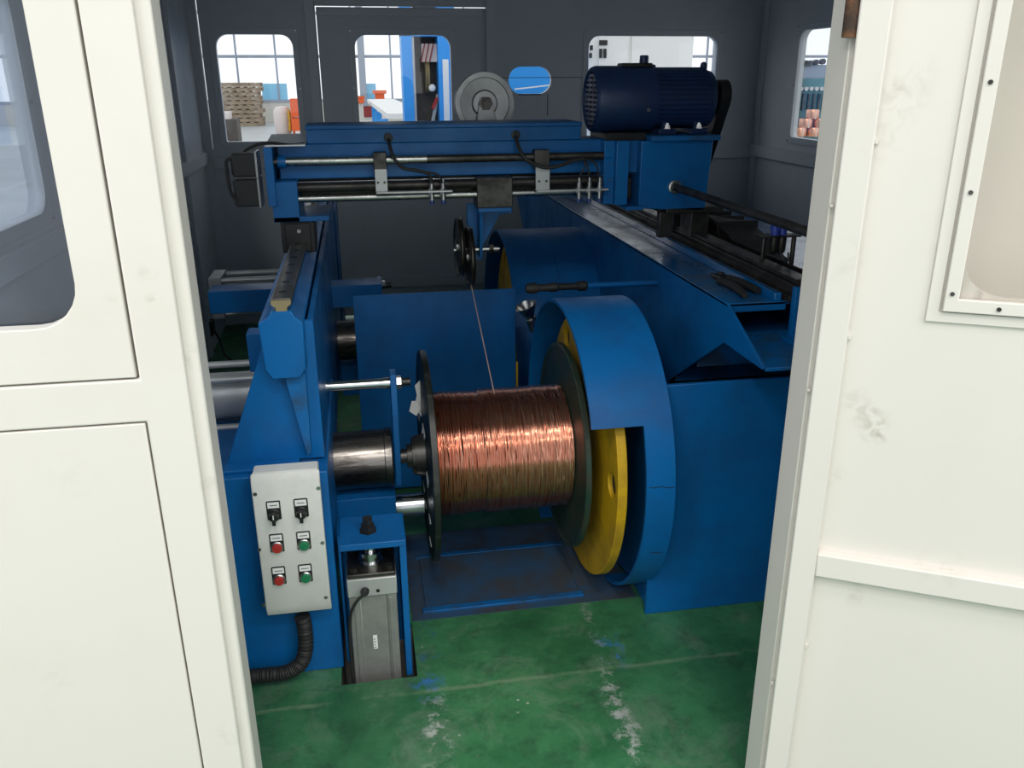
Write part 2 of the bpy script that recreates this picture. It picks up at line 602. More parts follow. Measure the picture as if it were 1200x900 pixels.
# right wall
wr = thing('wall_right', (XR, YF, 0), kind='structure')
WR1 = (3.95, 4.985)
MB().plate([rect(YF, YB, 0, ZT), rrect(*WR1, ZW0 + .01, ZW1 + .012, .07, rb=.03), rrect(2.2, 3.3, ZW0, ZW1, .07)], YZ, XR, XR + T).build('sheet', 'cell_grey', wr)
B('rail', 'cell_grey_trim', wr, XR - .022, XR, YF, YB - .022, 1.0, 1.075)
B('post', 'cell_grey_trim', wr, XR - .016, XR, YB - .09, YB - .03, 0, ZT)
B('post', 'cell_grey_trim', wr, XR - .016, XR, 3.72, 3.78, 0, ZT)
window('window_4', YZ, *WR1, ZW0 + .01, ZW1 + .012, XR, -1, rb=.03)
window('window_5', YZ, 2.2, 3.3, ZW0, ZW1, XR, -1, rb=.07)

# left wall
wl = thing('wall_left', (XL, YF, 0), kind='structure')
WL1, WL2 = (3.75, 4.60), (1.75, 2.68)
MB().plate([rect(YF, YB, 0, ZT), rrect(*WL1, ZW0, ZW1, .07), rrect(*WL2, ZW0, ZW1, .07)], YZ, XL - T, XL).build('sheet', 'cell_grey', wl)
B('rail', 'cell_grey_trim', wl, XL, XL + .022, YF, YB - .022, 1.02, 1.085)
for y in (4.80, 3.18, 2.85):
    B('post', 'cell_grey_trim', wl, XL, XL + .018, y, y + .06, 0, ZT)
window('window_6', YZ, *WL1, ZW0, ZW1, XL, 1, rb=.07)
window('window_7', YZ, *WL2, ZW0, ZW1, XL, 1, rb=.07)

# front wall: left bay with its window and a lower panel, right post and bay
wf = thing('wall_front', (XL, YF, 0), kind='structure')
WF = (-.86, -.412)
ux = -.2565
u_in = -.345                                              # right edge of the two recessed panels
MB().plate([rect(XL - T, -.277, 0, ZT), rect(XL + .02, u_in, 1.072, 2.3), rect(XL + .02, u_in, .12, 1.003)], XZ, YF, YF + .05).build('frame', 'cell_white', wf, .003)
MB().plate([rect(XL + .022, u_in - .004, 1.075, 2.298), rrect(*WF, 1.158, 1.78, .065)], XZ, YF + .001, YF + .03).build('panel', 'cell_white', wf, .002)
MB().box(XL + .022, u_in - .003, YF + .001, YF + .03, .122, 1.0).build('panel', 'cell_white', wf, .002)
MB().box(XL + .02, u_in, YF + .032, YF + .05, .12, 2.3).build('backing', 'cell_grey', wf) if False else None
MB().box(-.281, ux, YF + .012, YF + .075, 0, ZT).build('jamb', 'cell_white', wf, .004)
pane(wf, XZ, *WF, 1.158, 1.78, YF + .034, 'acrylic')
MB().box(HX1, HX1 + .06, YF, YF + .062, 0, ZT).build('jamb', 'cell_white', wf, .002)
MB().box(HX1 + .06, XR + T, YF + .01, YF + .05, 0, ZT).build('panel', 'cell_outer', wf)
MB().box(-.281, HX1, YF, YF + .06, 2.12, ZT).build('header', 'cell_white', wf)

# open door leaf, swung out on the right jamb (local axes: u along the leaf, v up, w towards the camera side)
LANG = math.radians(-29)
d1 = thing('door_1', (HX1 + .002, YF - .004, 0), kind='structure', rz=LANG)
LF = lambda u, v, w: Vector((u, -w, v))


def leaf_uv(px, py):
    n = Vector((-math.sin(LANG), math.cos(LANG), 0))
    d = FWD + (px - 600) / F_PX * RIGHT + (450 - py) / F_PX * UP
    o = Vector(d1.location)
    q = EYE + d * (n.dot(o - EYE) / n.dot(d)) - o
    return q.dot(Vector((math.cos(LANG), math.sin(LANG), 0))), q.z


sp_l = []
for px, py, r_, k_ in ((1022, 490, .035, .8), (1026, 507, .03, .8), (1000, 475, .04, .35), (1060, 95, .06, .3), (1045, 130, .05, .3), (1030, 165, .04, .25), (975, 560, .03, .4), (1000, 695, .04, .4), (1100, 663, .05, .3), (985, 300, .05, .3)):
    u_, v_ = leaf_uv(px, py)
    sp_l.append((u_, .004, v_, r_, k_))
smudges('leaf_white', sp_l, (.42, .38, .32))
sp_f = []
for px, py, r_, k_ in ((172, 322, .018, .4), (176, 350, .010, .5), (130, 358, .018, .35), (215, 420, .03, .4), (246, 570, .02, .6), (270, 860, .03, .5), (90, 560, .05, .10), (60, 800, .05, .10)):
    q_ = at(px, py, Y=YF) - Vector((XL, YF, 0))
    sp_f.append((q_.x, 0, q_.z, r_, k_))
smudges('cell_white', sp_f, (.40, .37, .31))
fu = leaf_uv(985, 450)[0]
r0, r1 = leaf_uv(957, 671)[1], leaf_uv(955, 644)[1]
LW = .92
wu0 = leaf_uv(1118, 280)[0]
wv0 = leaf_uv(1140, 366)[1]
MB().plate([rect(.004, LW, .02, 2.08), rrect(wu0 + .02, LW - .12, wv0 + .02, 1.85, .075)], LF, -.035, -.004).build('sheet', 'leaf_white', d1)
B('edge_frame', 'leaf_white', d1, .004, fu, -.018, .006, .02, 2.08, .003)
B('edge_frame', 'leaf_white', d1, LW - fu, LW, -.018, .006, .02, 2.08, .003)
B('rail', 'leaf_white', d1, fu, LW - fu, -.016, .006, r0, r1, .003)
B('rail', 'leaf_white', d1, fu, LW - fu, -.016, .006, 2.02, 2.08, .003)
B('rail', 'leaf_white', d1, fu, LW - fu, -.016, .006, .02, .07, .003)
tag(MB().plate([rect(wu0 - .022, LW - .08, wv0 - .02, 1.9), rect(wu0 - .004, LW - .1, wv0 - .003, 1.88)], LF, -.004, .002).build('backing_strip', 'leaf_white', d1, .001))
MB().plate([rect(wu0, LW - .095, wv0, 1.875), rect(wu0 + .021, LW - .12, wv0 + .021, 1.85)], LF, -.002, .010).build('glazing_bead', 'leaf_white', d1, .0015)
MB().plate([rect(wu0 + .004, LW - .11, wv0 + .004, 1.86)], LF, -.004, .0).build('pane', 'acrylic_leaf', d1)
for k in range(5):
    for (a, b) in ((wu0 + .010, wv0 + .03 + .16 * k), (wu0 + .08 + .13 * k, wv0 + .010)):
        MB().cyl(LF(a, b, .009), LF(a, b, .0125), .0035, 8).build('screw', 'dark_steel', d1)
for z in (.35, .98, 1.30):
    MB().cyl(LF(.0, z, .004), LF(.0, z + .004, .004), .004, 8).build('weld_bead', 'leaf_white', d1)
    MB().cyl(LF(fu + .002, z + .1, .0), LF(fu + .002, z + .106, .0), .005, 8).build('weld_bead', 'leaf_white', d1)
MB().cyl(LF(-.006, 1.555, .006), LF(-.006, 1.70, .006), .011, 12).build('hinge', 'rust', d1)


# ------------------------------------------------------------------ drive cabinet on the right, with its two drum guards
SY, SZ = 2.326, .43                                       # spool axis of the near station
SY2 = SY + 1.244                                          # far station
dc = thing('drive_cabinet', (.757, 2.01, 0), 'blue welded drive cabinet with two rounded drum guards and a long flat top', 'machine')
XS = .934
B('front_panel', 'blue', dc, .757, 1.75, 2.01, 2.025, 0, .722, .002)
B('side_panel', 'blue', dc, .772, .782, 2.03, 2.80, 0, .62)
B('end_panel', 'blue', dc, 1.74, 1.75, 2.03, 5.1, 0, .93)
MB().plate([[(2.012, .938), (1.781, .838), (1.79, .832), (2.016, .832), (2.407, .583), (2.407, 0), (4.62, 0), (4.62, .5), (5.15, .90), (5.15, .938)]], YZ, XS, XS + .008).build('side_sheet', 'blue', dc, .0015)
B('top_plate', 'blue_top', dc, XS, 1.75, 2.012, 5.15, .930, .9395)
B('top_front_lip', 'blue', dc, XS + .008, 1.10, 2.012, 2.022, .915, .9385, .0015)
B('tray', 'blue_worn', dc, XS + .008, 1.75, 1.783, 2.36, .828, .838)
B('tray_back', 'blue_worn', dc, XS + .01, 1.74, 2.36, 2.37, .60, .928, 0)
B('inner_plate', 'blue_worn', dc, XS + .01, 1.70, 2.20, 2.21, .70, .826)
B('edge_strip', 'blue_gloss', dc, 1.066, 1.086, 2.014, 5.1, .9395, .962, .002)
B('rail_bed', 'grease_rail', dc, 1.094, 1.225, 1.985, 5.05, .9395, .958)
rl = MB().plate([[(-.0235, 0), (.0235, 0), (.0235, .012), (.014, .02), (.014, .028), (.0235, .036), (.0235, .045), (-.0235, .045), (-.0235, .036), (-.014, .028), (-.014, .02), (-.0235, .012)]],
                lambda u, v, w: Vector((1.128 + u, w, .958 + v)), 1.985, 5.0)
rail_r = rl.build('linear_rail', 'grease_rail', dc, .001)
B('gear_rack', 'grease_rail', dc, 1.165, 1.190, 1.985, 5.0, .958, .985)
B('rail_guard', 'grease_rail', dc, 1.200, 1.206, 1.985, 5.0, .958, .995)
B('end_post', 'blue', dc, 1.098, 1.175, 1.965, 1.985, .838, .985, .002)
B('foot_plate', 'blue', dc, 1.085, 1.20, 1.86, 1.99, .838, .852)
MB().lathe((1.115, 1.915, .852), (0, 0, 1), [(0, .022), (.006, .022), (.006, .013), (.018, .013)], 6).build('bolt', 'steel', dc)


def drum(parent, yc, x0, xm, x1, R, th, cut_from, split=False):
    """sheet-metal drum guard about the spool axis: the narrow ring goes all round, the wide hood ends at a cut"""
    def sheet(cols, a0, a1, hood_to, seg):
        vs, fs = [], []
        n = len(cols)
        for k in range(seg + 1):
            a = math.radians(a0 + (a1 - a0) * k / seg)
            vs += [(x, yc + R * math.cos(a), SZ + .005 + R * math.sin(a)) for x in cols]
        for k in range(seg):
            am = a0 + (a1 - a0) * (k + .5) / seg
            for j in range(n - 1):
                if j == 0 and hood_to is not None and (am > hood_to or am < -60): continue
                fs.append((k * n + j, k * n + j + 1, (k + 1) * n + j + 1, (k + 1) * n + j))
        return MB().add(vs, fs)
    if split:
        parts = [sheet((xm, x1), -76, 256, None, 110).build('drum_ring', 'blue', parent, angle=60), sheet((x0, xm - .001), -60, cut_from, None, 90).build('drum_hood', 'blue', parent, angle=60)]
    else:
        parts = [sheet((x0, xm, x1), -76, 256, cut_from, 166).build('drum_guard', 'blue', parent, angle=60)]
    for o in parts:
        m_ = o.modifiers.new('thickness', 'SOLIDIFY')
        m_.thickness = th
        m_.offset = 0
        e_ = o.modifiers.new('crisp_edges', 'EDGE_SPLIT')
        e_.split_angle = math.radians(50)
    return parts


drum(dc, SY, .553, .693, .772, .441, .010, 152)
drum(dc, SY2, .577, .774, XS + .002, .441, .010, 200, True)
for y in (SY, SY2):
    MB().plate([circ(y, SZ + .005, .429, 64)], YZ, .758, .764).build('back_disc', 'blue', dc)
for a0 in (173, 201):                                      # dark splits in the ring's paint
    a = math.radians(a0)
    mb = MB()
    pts = []
    for k in range(7):
        aa = a + math.radians(.25 * math.sin(k * 1.7) + .12 * k)
        pts.append((.70 + .069 * k / 6, SY + .446 * math.cos(aa), SZ + .005 + .446 * math.sin(aa)))
    mb.tube(pts if a0 == 173 else pts[2:6], .0012, 5, 2).build('paint_crack', 'dark_hole', dc)
# latch bar reaching out from the side sheet above the near drum
lb = at(770, 331, X=XS)
bz, by = lb.z, lb.y
MB().cyl((.69, by, bz), (XS, by, bz), .009, 16).build('latch_bar', 'blue', dc)
MB().lathe((.500, by, bz), (1, 0, 0), [(0, .012), (.012, .017), (.035, .017), (.037, .012), (.075, .012), (.080, .015), (.10, .015), (.105, .011), (.165, .011), (.17, .016), (.195, .016), (.20, .011)], 20).build('latch_bar_sleeve', 'black_rubber_and_shade', dc)

# yellow face plates that turn the spools
for y, nm, dx in ((SY, 'yellow painted face plate holding the copper spool inside the near guard', 0), (SY2, 'yellow painted face plate inside the far blue guard', .01)):
    fp = thing('face_plate', (.655 + dx, y, SZ), nm, 'face plate')
    holes = [circ(y + .345 * math.cos(math.radians(a)), SZ + .345 * math.sin(math.radians(a)), .036, 16) for a in (176, 56, 296)]
    MB().plate([circ(y, SZ, .404, 72)] + holes, YZ, .628 + dx, .655 + dx).build('disc', 'yellow', fp, .002)
    for a in (176, 56, 296):
        MB().cyl((.640 + dx, y + .345 * math.cos(math.radians(a)), SZ + .345 * math.sin(math.radians(a))), (.656 + dx, y + .345 * math.cos(math.radians(a)), SZ + .345 * math.sin(math.radians(a))), .0355, 20).build('hole_shade', 'black_rubber_and_shade', fp)  # black disc put in for the shade inside each hole
    MB().lathe((.655 + dx, y, SZ), (1, 0, 0), [(0, .10), (.09, .10), (.10, .07), (.12, .07)], 32).build('hub', 'dark_steel', fp)
    MB().cyl((.600 + dx, y, SZ), (.628 + dx, y, SZ), .05, 24).build('centre', 'steel', fp)

# ------------------------------------------------------------------ spool of copper wire
sp = thing('wire_spool', (.37, SY, SZ - .316), 'dark steel spool wound full with bright copper wire', 'spool')
XA, XB, FR = .145, .582, .316


def flange(x0, x1, mname, nm, lo, li):
    t_ = x1 - x0
    m = MB().lathe((x0, SY, SZ), (1, 0, 0), [(0, .02), (0, FR - .016), (-lo, FR - .012), (-lo + .001, FR - .002), (-lo + .003, FR), (t_ + li - .003, FR), (t_ + li - .001, FR - .002), (t_ + li, FR - .012), (t_, FR - .016), (t_, .02)], 96, closed=True)
    return m.build(nm, mname, sp, angle=30)


flA = flange(XA, XA + .014, 'black_paint', 'flange', .001, .006)
flB = flange(XB - .014, XB, 'flange_green', 'flange', .004, .001)
random.seed(4)
prof = []
x, xe = XA + .017, XB - .017
WR = .186
n = 190
drift = 0
for i in range(n):
    px_ = x + (xe - x) * i / n
    step = (xe - x) / n
    drift = .8 * drift + random.uniform(-.0015, .0015)
    r = WR + drift + random.uniform(-.0006, .0006)
    prof += [(px_, r - .0008), (px_ + step * .3, r), (px_ + step * .7, r)]
prof.append((xe, WR - .002))
seg = 120
vs, fs = [], []
ph = [random.uniform(0, 6.28) for _ in range(len(prof))]
wob = 0
for i, (a, r) in enumerate(prof):
    if i % 3 == 0:
        wob = random.uniform(.0004, .0016)
        p1, p2 = random.uniform(0, 6.28), random.uniform(0, 6.28)
    for k in range(seg):
        t = 2 * math.pi * k / seg
        rr = r + wob * math.sin(2 * t + p1) + wob * .7 * math.sin(5 * t + p2)
        vs.append((a, SY + rr * math.cos(t), SZ + rr * math.sin(t)))
for i in range(len(prof) - 1):
    for k in range(seg):
        fs.append((i * seg + k, i * seg + (k + 1) % seg, (i + 1) * seg + (k + 1) % seg, (i + 1) * seg + k))
wd = MB().add(vs, fs).build('wire_winding', 'copper', sp, angle=60)
tag(wd, 'bright copper wire wound in close turns')
MB().lathe((XA - .03, SY, SZ), (1, 0, 0), [(0, .045), (.0, .06), (.03, .065)], 32).build('hub', 'dark_steel', sp)
# torn paper and chipped paint on the outer flange
random.seed(11)


def chip(cy_, cz_, s, n=9, lift=.0012, name='paint_chip', m_='paper'):
    lp = []
    for k in range(n):
        a = 2 * math.pi * k / n
        q = s * random.uniform(.45, 1.1)
        lp.append((cy_ + q * 2.2 * math.cos(a), cz_ + q * math.sin(a)))
    return MB().plate([lp], YZ, XA - lift, XA - .0002).build(name, m_, flA, org=ORG[sp.name])


def flpt(px, py):
    p = at(px, py, X=XA)
    return p.y, p.z


for (px, py, s) in ((491, 470, .05), (490, 482, .035), (497, 508, .030), (501, 562, .022), (497, 572, .018), (504, 610, .015), (505, 640, .016), (499, 590, .014)):
    y_, z_ = flpt(px, py)
    r_ = math.hypot(y_ - SY, z_ - SZ)
    lim = .285 - 2.2 * s * .6
    if r_ > lim:
        y_, z_ = SY + (y_ - SY) * lim / r_, SZ + (z_ - SZ) * lim / r_
    chip(y_, z_, s)
for pts_, Y_ in ((((499, 440), (492, 446), (486, 452), (488.5, 463), (486.5, 472), (491, 484), (499, 488)), 2.40), (((489, 470), (482.5, 470), (479.5, 482), (488, 487.5), (493, 479)), 2.385), (((499, 494), (495, 500), (494, 512), (497, 520), (500, 512)), 2.36)):
    lp = [at(px, py, Y=Y_) for px, py in pts_]
    MB().plate([[(min(p.x, XA - .0003), p.z) for p in lp]], XZ, Y_, Y_ + .0012).build('torn_label', 'paper', flA, org=ORG[sp.name])

# ------------------------------------------------------------------ left machine frame with its rail
lf = thing('tailstock_machine', (-.35, 1.93, 0), 'blue welded tailstock frame with gusset and top rail beam', 'machine')
B('base_box', 'blue', lf, -.62, -.121, 1.93, 2.62, 0, .588, .003)
B('foot_plate', 'blue', lf, -.372, -.19, 1.955, 2.10, .588, .596)
MB().plate([[(-.368, .594), (-.128, .594), (-.128, .955), (-.235, .955), (-.252, .895)]], XZ, 2.0, 2.014).build('gusset_plate', 'blue', lf, .002)
MB().plate([[(-.25, .965), (-.245, .85), (-.232, .828), (-.164, .828), (-.150, .85), (-.148, .962), (-.166, .978), (-.172, .992), (-.218, .992), (-.226, .978)]], XZ, 1.955, 4.75).build('rail_beam', 'blue', lf, .003)
MB().plate([[(-.205, .829), (-.155, .829), (-.158, .62), (-.168, .612)]], XZ, 1.975, 2.0).build('rib', 'blue_worn', lf, .001)
MB().plate([rect(2.014, 4.75, .36, .955), circ(SY, SZ, .088, 32), circ(SY2, SZ, .088, 32)], YZ, -.142, -.128).build('side_plate', 'blue', lf, .002)
B('rear_leg', 'blue', lf, -.36, -.121, 4.2, 4.75, 0, .9, .003)
B('bracket', 'blue', lf, -.30, -.235, 2.10, 2.16, .80, .90)
rL = MB().plate([[(-.0235, 0), (.0235, 0), (.0235, .010), (.013, .018), (.013, .026), (.0235, .034), (.0235, .044), (.019, .047), (-.019, .047), (-.0235, .044), (-.0235, .034), (-.013, .026), (-.013, .018), (-.0235, .010)]],
                lambda u, v, w: Vector((-.194 + u, w, .974 + v)), 1.962, 4.70)
rail_l = rL.build('linear_rail', 'rail_steel', lf, .0008)
MB().plate([[(-.023, .001), (.023, .001), (.0225, .010), (.0125, .018), (.0125, .026), (.0225, .034), (.0225, .043), (-.0225, .043), (-.0225, .034), (-.0125, .026), (-.0125, .018), (-.0225, .010)]],
           lambda u, v, w: Vector((-.194 + u, w, .974 + v)), 1.957, 1.962).build('rail_end', 'brass_end', rail_l, org=ORG[lf.name])
for k in range(10):
    MB().cyl((-.194, 2.03 + .105 * k, 1.0205), (-.194, 2.03 + .105 * k, 1.0218), .0095, 16).build('bolt_hole_shade', 'black_rubber_and_shade', rail_l, org=ORG[lf.name])  # black discs laid on the rail as the shade in its bolt holes
# cross arm carried by the frame in front of the far station
AY = 3.25
a0, a1 = at(243, 342, Y=AY), at(449, 357, Y=AY)
tag(B('cross_arm', 'blue_gantry', None, a0.x, a1.x, AY, AY + .11, a1.z - .005, a0.z, .003), 'long blue rectangular arm crossing behind the rail beam', 'machine arm')

# divider between the two stations
dv = thing('divider_plate', (.24, 2.95, 0), 'plain dark blue sheet metal divider standing behind the copper spool', 'divider')
tl, tr_ = at(413, 345, Y=2.95), at(604, 338, Y=2.95)
B('sheet', 'blue_gantry', dv, tl.x, tr_.x, 2.95, 2.956, .01, tr_.z, .0015)
B('foot_angle', 'blue_gantry', dv, tl.x, tr_.x, 2.956, 2.99, .005, .03)
B('edge_fold', 'blue_gantry', dv, tr_.x - .003, tr_.x, 2.956, 2.99, .03, tr_.z, .0005)
yb = B('hazard_edge', 'yellow', dv, tr_.x - .001, tr_.x + .006, 2.93, 2.945, .10, .50)

# tailstock rams: quill, guide rod, arm and the big air cylinder that moves them
def ram(label, lab_c):
    t = thing('tailstock_ram', (-.05, SY, SZ - .09), label, 'tailstock')
    MB().lathe((-.20, SY, SZ), (1, 0, 0), [(0, .086), (.225, .086), (.227, .089), (.246, .089), (.25, .084), (.25, .03)], 48).build('quill', 'quill_steel', t)
    MB().plate([[(SY - .045, SZ - .075), (SY + .045, SZ - .075), (SY + .045, .60), (SY + .028, .70), (SY - .028, .70), (SY - .045, .60)]], YZ, .054, .072).build('arm_plate', 'blue', t, .002)
    MB().lathe((-.20, SY, .667), (1, 0, 0), [(0, .02), (.075, .02), (.075, .0145), (.235, .0145), (.235, .0165), (.254, .0165)], 24).build('piston_rod', 'chrome', t)
    MB().lathe((.072, SY, .667), (1, 0, 0), [(0, .020), (.014, .020), (.016, .014)], 6).build('nut', 'steel', t)
    MB().cyl((.088, SY, .667), (.112, SY, .667), .012, 12).build('rod_end', 'dark_steel', t)
    MB().lathe((.072, SY, SZ), (1, 0, 0), [(0, .022), (.020, .022), (.020, .036), (.035, .036), (.035, .055), (.050, .055), (.052, .03), (.06, .02)], 32).build('live_centre', 'dark_steel', t)
    MB().cyl((-.12, SY - .02, .275), (.135, SY - .02, .275), .034, 32).build('guide_bar', 'chrome', t)
    B('bearing_block', 'blue', t, -.122, .05, SY - .07, SY + .12, .20, .335)
    c = thing('air_cylinder', (-.5, SY, .58), lab_c, 'air cylinder')
    MB().lathe((-.66, SY, .66), (1, 0, 0), [(0, .066), (.36, .066)], 40).build('barrel', 'alu', c)
    for a in (-1, 1):
        for b in (-1, 1):
            MB().cyl((-.70, SY + a * .068, .66 + b * .070), (-.30, SY + a * .068, .66 + b * .070), .0105, 12).build('tie_rod', 'alu', c)
    B('end_cap', 'alu', c, -.31, -.26, SY - .085, SY + .085, .575, .745, .004)
    B('end_cap', 'alu', c, -.71, -.66, SY - .085, SY + .085, .575, .745, .004)
    B('mount', 'blue', c, -.30, -.265, SY - .04, SY + .04, .50, .575)
    return t, c


t1, c1 = ram('near tailstock with polished quill and arm pressing against the copper spool', 'large silver air cylinder of the near tailstock beside the gusset')
t2 = copy_tree(t1, None, (0, SY2 - SY, 0))
c2 = copy_tree(c1, None, (.09, SY2 - SY, 0))
t2['label'] = 'far tailstock with quill and arm, behind the dark blue divider'
c2['label'] = 'large silver air cylinder of the far tailstock behind the blue arm'

# ------------------------------------------------------------------ lifting bracket and its upright air cylinder in the floor pit
br = thing('lift_bracket', (-.02, 1.95, 0), 'small blue bracket with bolted top plate standing over the upright air cylinder', 'bracket')
B('top_plate', 'blue', br, -.106, .061, 1.886, 2.032, .382, .400, .002)
B('leg', 'blue', br, .044, .061, 1.890, 2.032, -.02, .382, .002)
B('leg', 'blue', br, -.112, -.106, 1.95, 2.032, .0, .39, .001)
B('back_plate', 'blue', br, -.106, .044, 2.020, 2.032, .0, .382)
bo = at(431, 618, Z=.41)
MB().lathe((bo.x, bo.y, .400), (0, 0, 1), [(0, .024), (.003, .024), (.003, .019), (.018, .019), (.019, .014), (.038, .014)], 6).build('bolt', 'dark_steel', br)
ac = thing('air_cylinder', (-.03, 1.955, -.29), 'upright grey square air cylinder with cable and sticker, sunk in the floor pit', 'air cylinder')
cx, cyy, hw = -.031, 1.958, .0615
z0c, z1c = .240, .293
MB().plate([[(cx - hw, cyy - hw), (cx - .036, cyy - hw), (cx - .034, cyy - hw + .004), (cx + .034, cyy - hw + .004), (cx + .036, cyy - hw), (cx + hw, cyy - hw), (cx + hw, cyy + hw), (cx - hw, cyy + hw)]], XY, -.29, z0c).build('body', 'cyl_alu', ac, .003)
for s in (-1, 1):
    B('rib', 'cyl_alu', ac, cx + s * .045 - .004, cx + s * .045 + .004, cyy - hw - .004, cyy - hw, -.29, z0c - .01, .001)
B('head', 'alu', ac, cx - hw - .002, cx + hw + .002, cyy - hw - .004, cyy + hw, z0c, z1c, .003)
B('top_flange', 'dark_steel', ac, cx - hw, cx + hw, cyy - hw, cyy + hw, z1c, z1c + .012, .003)
for sx in (-1, 1):
    for sy in (-1, 1):
        MB().lathe((cx + sx * .045, cyy + sy * .045, z1c + .012), (0, 0, 1), [(0, .011), (.012, .011), (.013, .008)], 6).build('nut', 'dark_steel', ac)
MB().lathe((cx, cyy - .01, z1c + .012), (0, 0, 1), [(0, .032), (.012, .032), (.012, .025), (.028, .025), (.028, .029), (.04, .029), (.04, .018), (.079, .018)], 28).build('rod', 'chrome', ac)
pl = at(428, 693, Y=cyy - hw - .006)
MB().lathe((pl.x, cyy - hw - .003, pl.z), (-.15, -1, .25), [(0, .011), (.012, .011), (.016, .008), (.026, .008)], 14).build('cable_plug', 'black', ac)
pe = [pl + Vector((0, -.014, .003)), at(418, 705, Y=1.872), at(411, 720, Y=1.874), at(410, 745, Y=1.882), at(412, 775, Y=1.888), at(414, 800, Y=1.885)]
MB().tube(pe, .0042, 8).build('cable', 'black_rubber_and_shade', ac)
po = at(443, 692, Y=cyy - hw - .004)
MB().cyl((po.x, cyy - hw - .0055, po.z), (po.x, cyy - hw - .003, po.z), .005, 12).build('air_port', 'black', ac)
s0, s1 = at(437, 745, Y=1.8985), at(443, 760, Y=1.8985)
st = B('sticker', 'paper', ac, s0.x, s1.x, 1.8992, 1.9005, s1.z, s0.z, 0)
for k in range(4):
    zz = s1.z + .004 + k * .0085
    B('sticker_print', 'label_print', st, s0.x + .002, s1.x - .003 - .002 * (k % 2), 1.8988, 1.8992, zz, zz + .0022, 0).parent = st

# ------------------------------------------------------------------ control box
cb = thing('control_box', (-.22, 1.93, .198), 'white operator control box with two selector switches and four push buttons', 'control box')
CF = 1.868
q0, q1 = at(293.5, 562, Y=CF), at(389, 717.5, Y=CF)
bx0, bx1, bz0 = q0.x - .002, q1.x, q1.z
bz1 = at(296, 569, Y=CF).z + .012
B('body', 'box_white', cb, bx0 + .004, bx1 - .004, CF + .014, 1.93, bz0 + .002, bz1 + .012, .004)
MB().add([(bx0, CF + .014, bz0), (bx1, CF + .014, bz0), (bx1, CF + .014, bz1 + .012), (bx0, CF + .014, bz1 + .012),
          (bx0 + .001, CF, bz0 + .028), (bx1 - .001, CF, bz0 + .028), (bx1 - .001, CF, bz1 - .012), (bx0 + .001, CF, bz1 - .012)],
         [(0, 3, 2, 1), (4, 5, 6, 7), (0, 1, 5, 4), (1, 2, 6, 5), (2, 3, 7, 6), (3, 0, 4, 7)]).build('cover', 'box_white', cb, .0025)
for px, py in ((299, 579), (373, 572), (304, 644), (378, 636), (309, 709), (382, 700)):
    p = at(px, py, Y=CF)
    MB().cyl((p.x, CF - .0015, p.z), (p.x, CF + .001, p.z), .0048, 12).build('cover_screw', 'steel', cb)
for i, (px, py, kind) in enumerate(((321.5, 603, 's'), (353.5, 600, 's'), (325, 641, 'r'), (356.5, 638, 'g'), (327.5, 679, 'r'), (358.5, 676, 'g'))):
    p = at(px, py, Y=CF)
    nm = 'selector_switch' if kind == 's' else 'push_button'
    b = MB().lathe((p.x, CF, p.z), (0, -1, 0), [(0, .0155), (.004, .0155), (.006, .0135), (.006, .011)], 24).build(nm, 'black' if kind == 's' else 'steel', cb)
    og = ORG[cb.name]
    MB().plate([rrect(p.x - .0165, p.x + .0165, p.z - .013, p.z + .037, .003)], XZ, CF - .002, CF + .001).build('holder', 'black', b, org=og)
    lg = MB().box(p.x - .0135, p.x + .0135, CF - .003, CF - .0019, p.z + .0185, p.z + .034).build('legend_plate', 'paper', b, org=og)
    MB().box(p.x - .009, p.x + .009, CF - .0034, CF - .003, p.z + .025, p.z + .027).build('legend_print', 'label_print', b, org=og)
    if kind == 's':
        MB().lathe((p.x, CF - .006, p.z), (0, -1, 0), [(0, .0125), (.012, .011), (.013, .009)], 20).build('knob', 'black', b, org=og)
        MB().box(p.x - .004, p.x + .004, CF - .027, CF - .016, p.z - .017, p.z + .012).build('handle', 'black', b, .001, org=og)
        MB().box(p.x - .0012, p.x + .0012, CF - .0275, CF - .027, p.z, p.z + .011).build('pointer', 'paper', b, org=og)
    else:
        MB().lathe((p.x, CF - .004, p.z), (0, -1, 0), [(0, .0118), (.006, .0118), (.008, .0105), (.0085, .0)], 20).build('cap', 'red_button' if kind == 'r' else 'green_button', b, org=og)
cd = MB().tube([at(354, 722, Y=1.90), at(357, 735, Y=1.90), at(358, 760, Y=1.895), at(352, 778, Y=1.89), at(335, 788, Y=1.89), at(312, 791, Y=1.89), at(280, 795, Y=1.89), (-.62, 1.89, .022)], lambda t: .0195 + .0012 * math.sin(t * 260), 12, 14)
tag(cd.build('cable_conduit', 'black_rubber_and_shade', None), 'black corrugated conduit bending from the control box along the floor', 'conduit')

# ------------------------------------------------------------------ floor pans under the spools
fp = thing('floor_plate', (.35, 2.28, 0), 'dark steel floor plate with blue edge strips under the copper spool', 'floor plate')
B('plate', 'blue_pan', fp, .118, .592, 2.15, 2.43, .003, .008, .001)
B('edge_strip', 'blue_worn', fp, .108, .60, 2.128, 2.15, .003, .011, .001)
B('edge_strip', 'blue_worn', fp, .108, .60, 2.43, 2.45, .003, .011, .001)
tag(MB().plate([rect(.075, .757, 2.10, 2.60), ], XY, .0005, .003).build('floor_pan', 'blue_pan'), 'dirty blue drip pan around the steel plate under the spool', 'floor sheet')


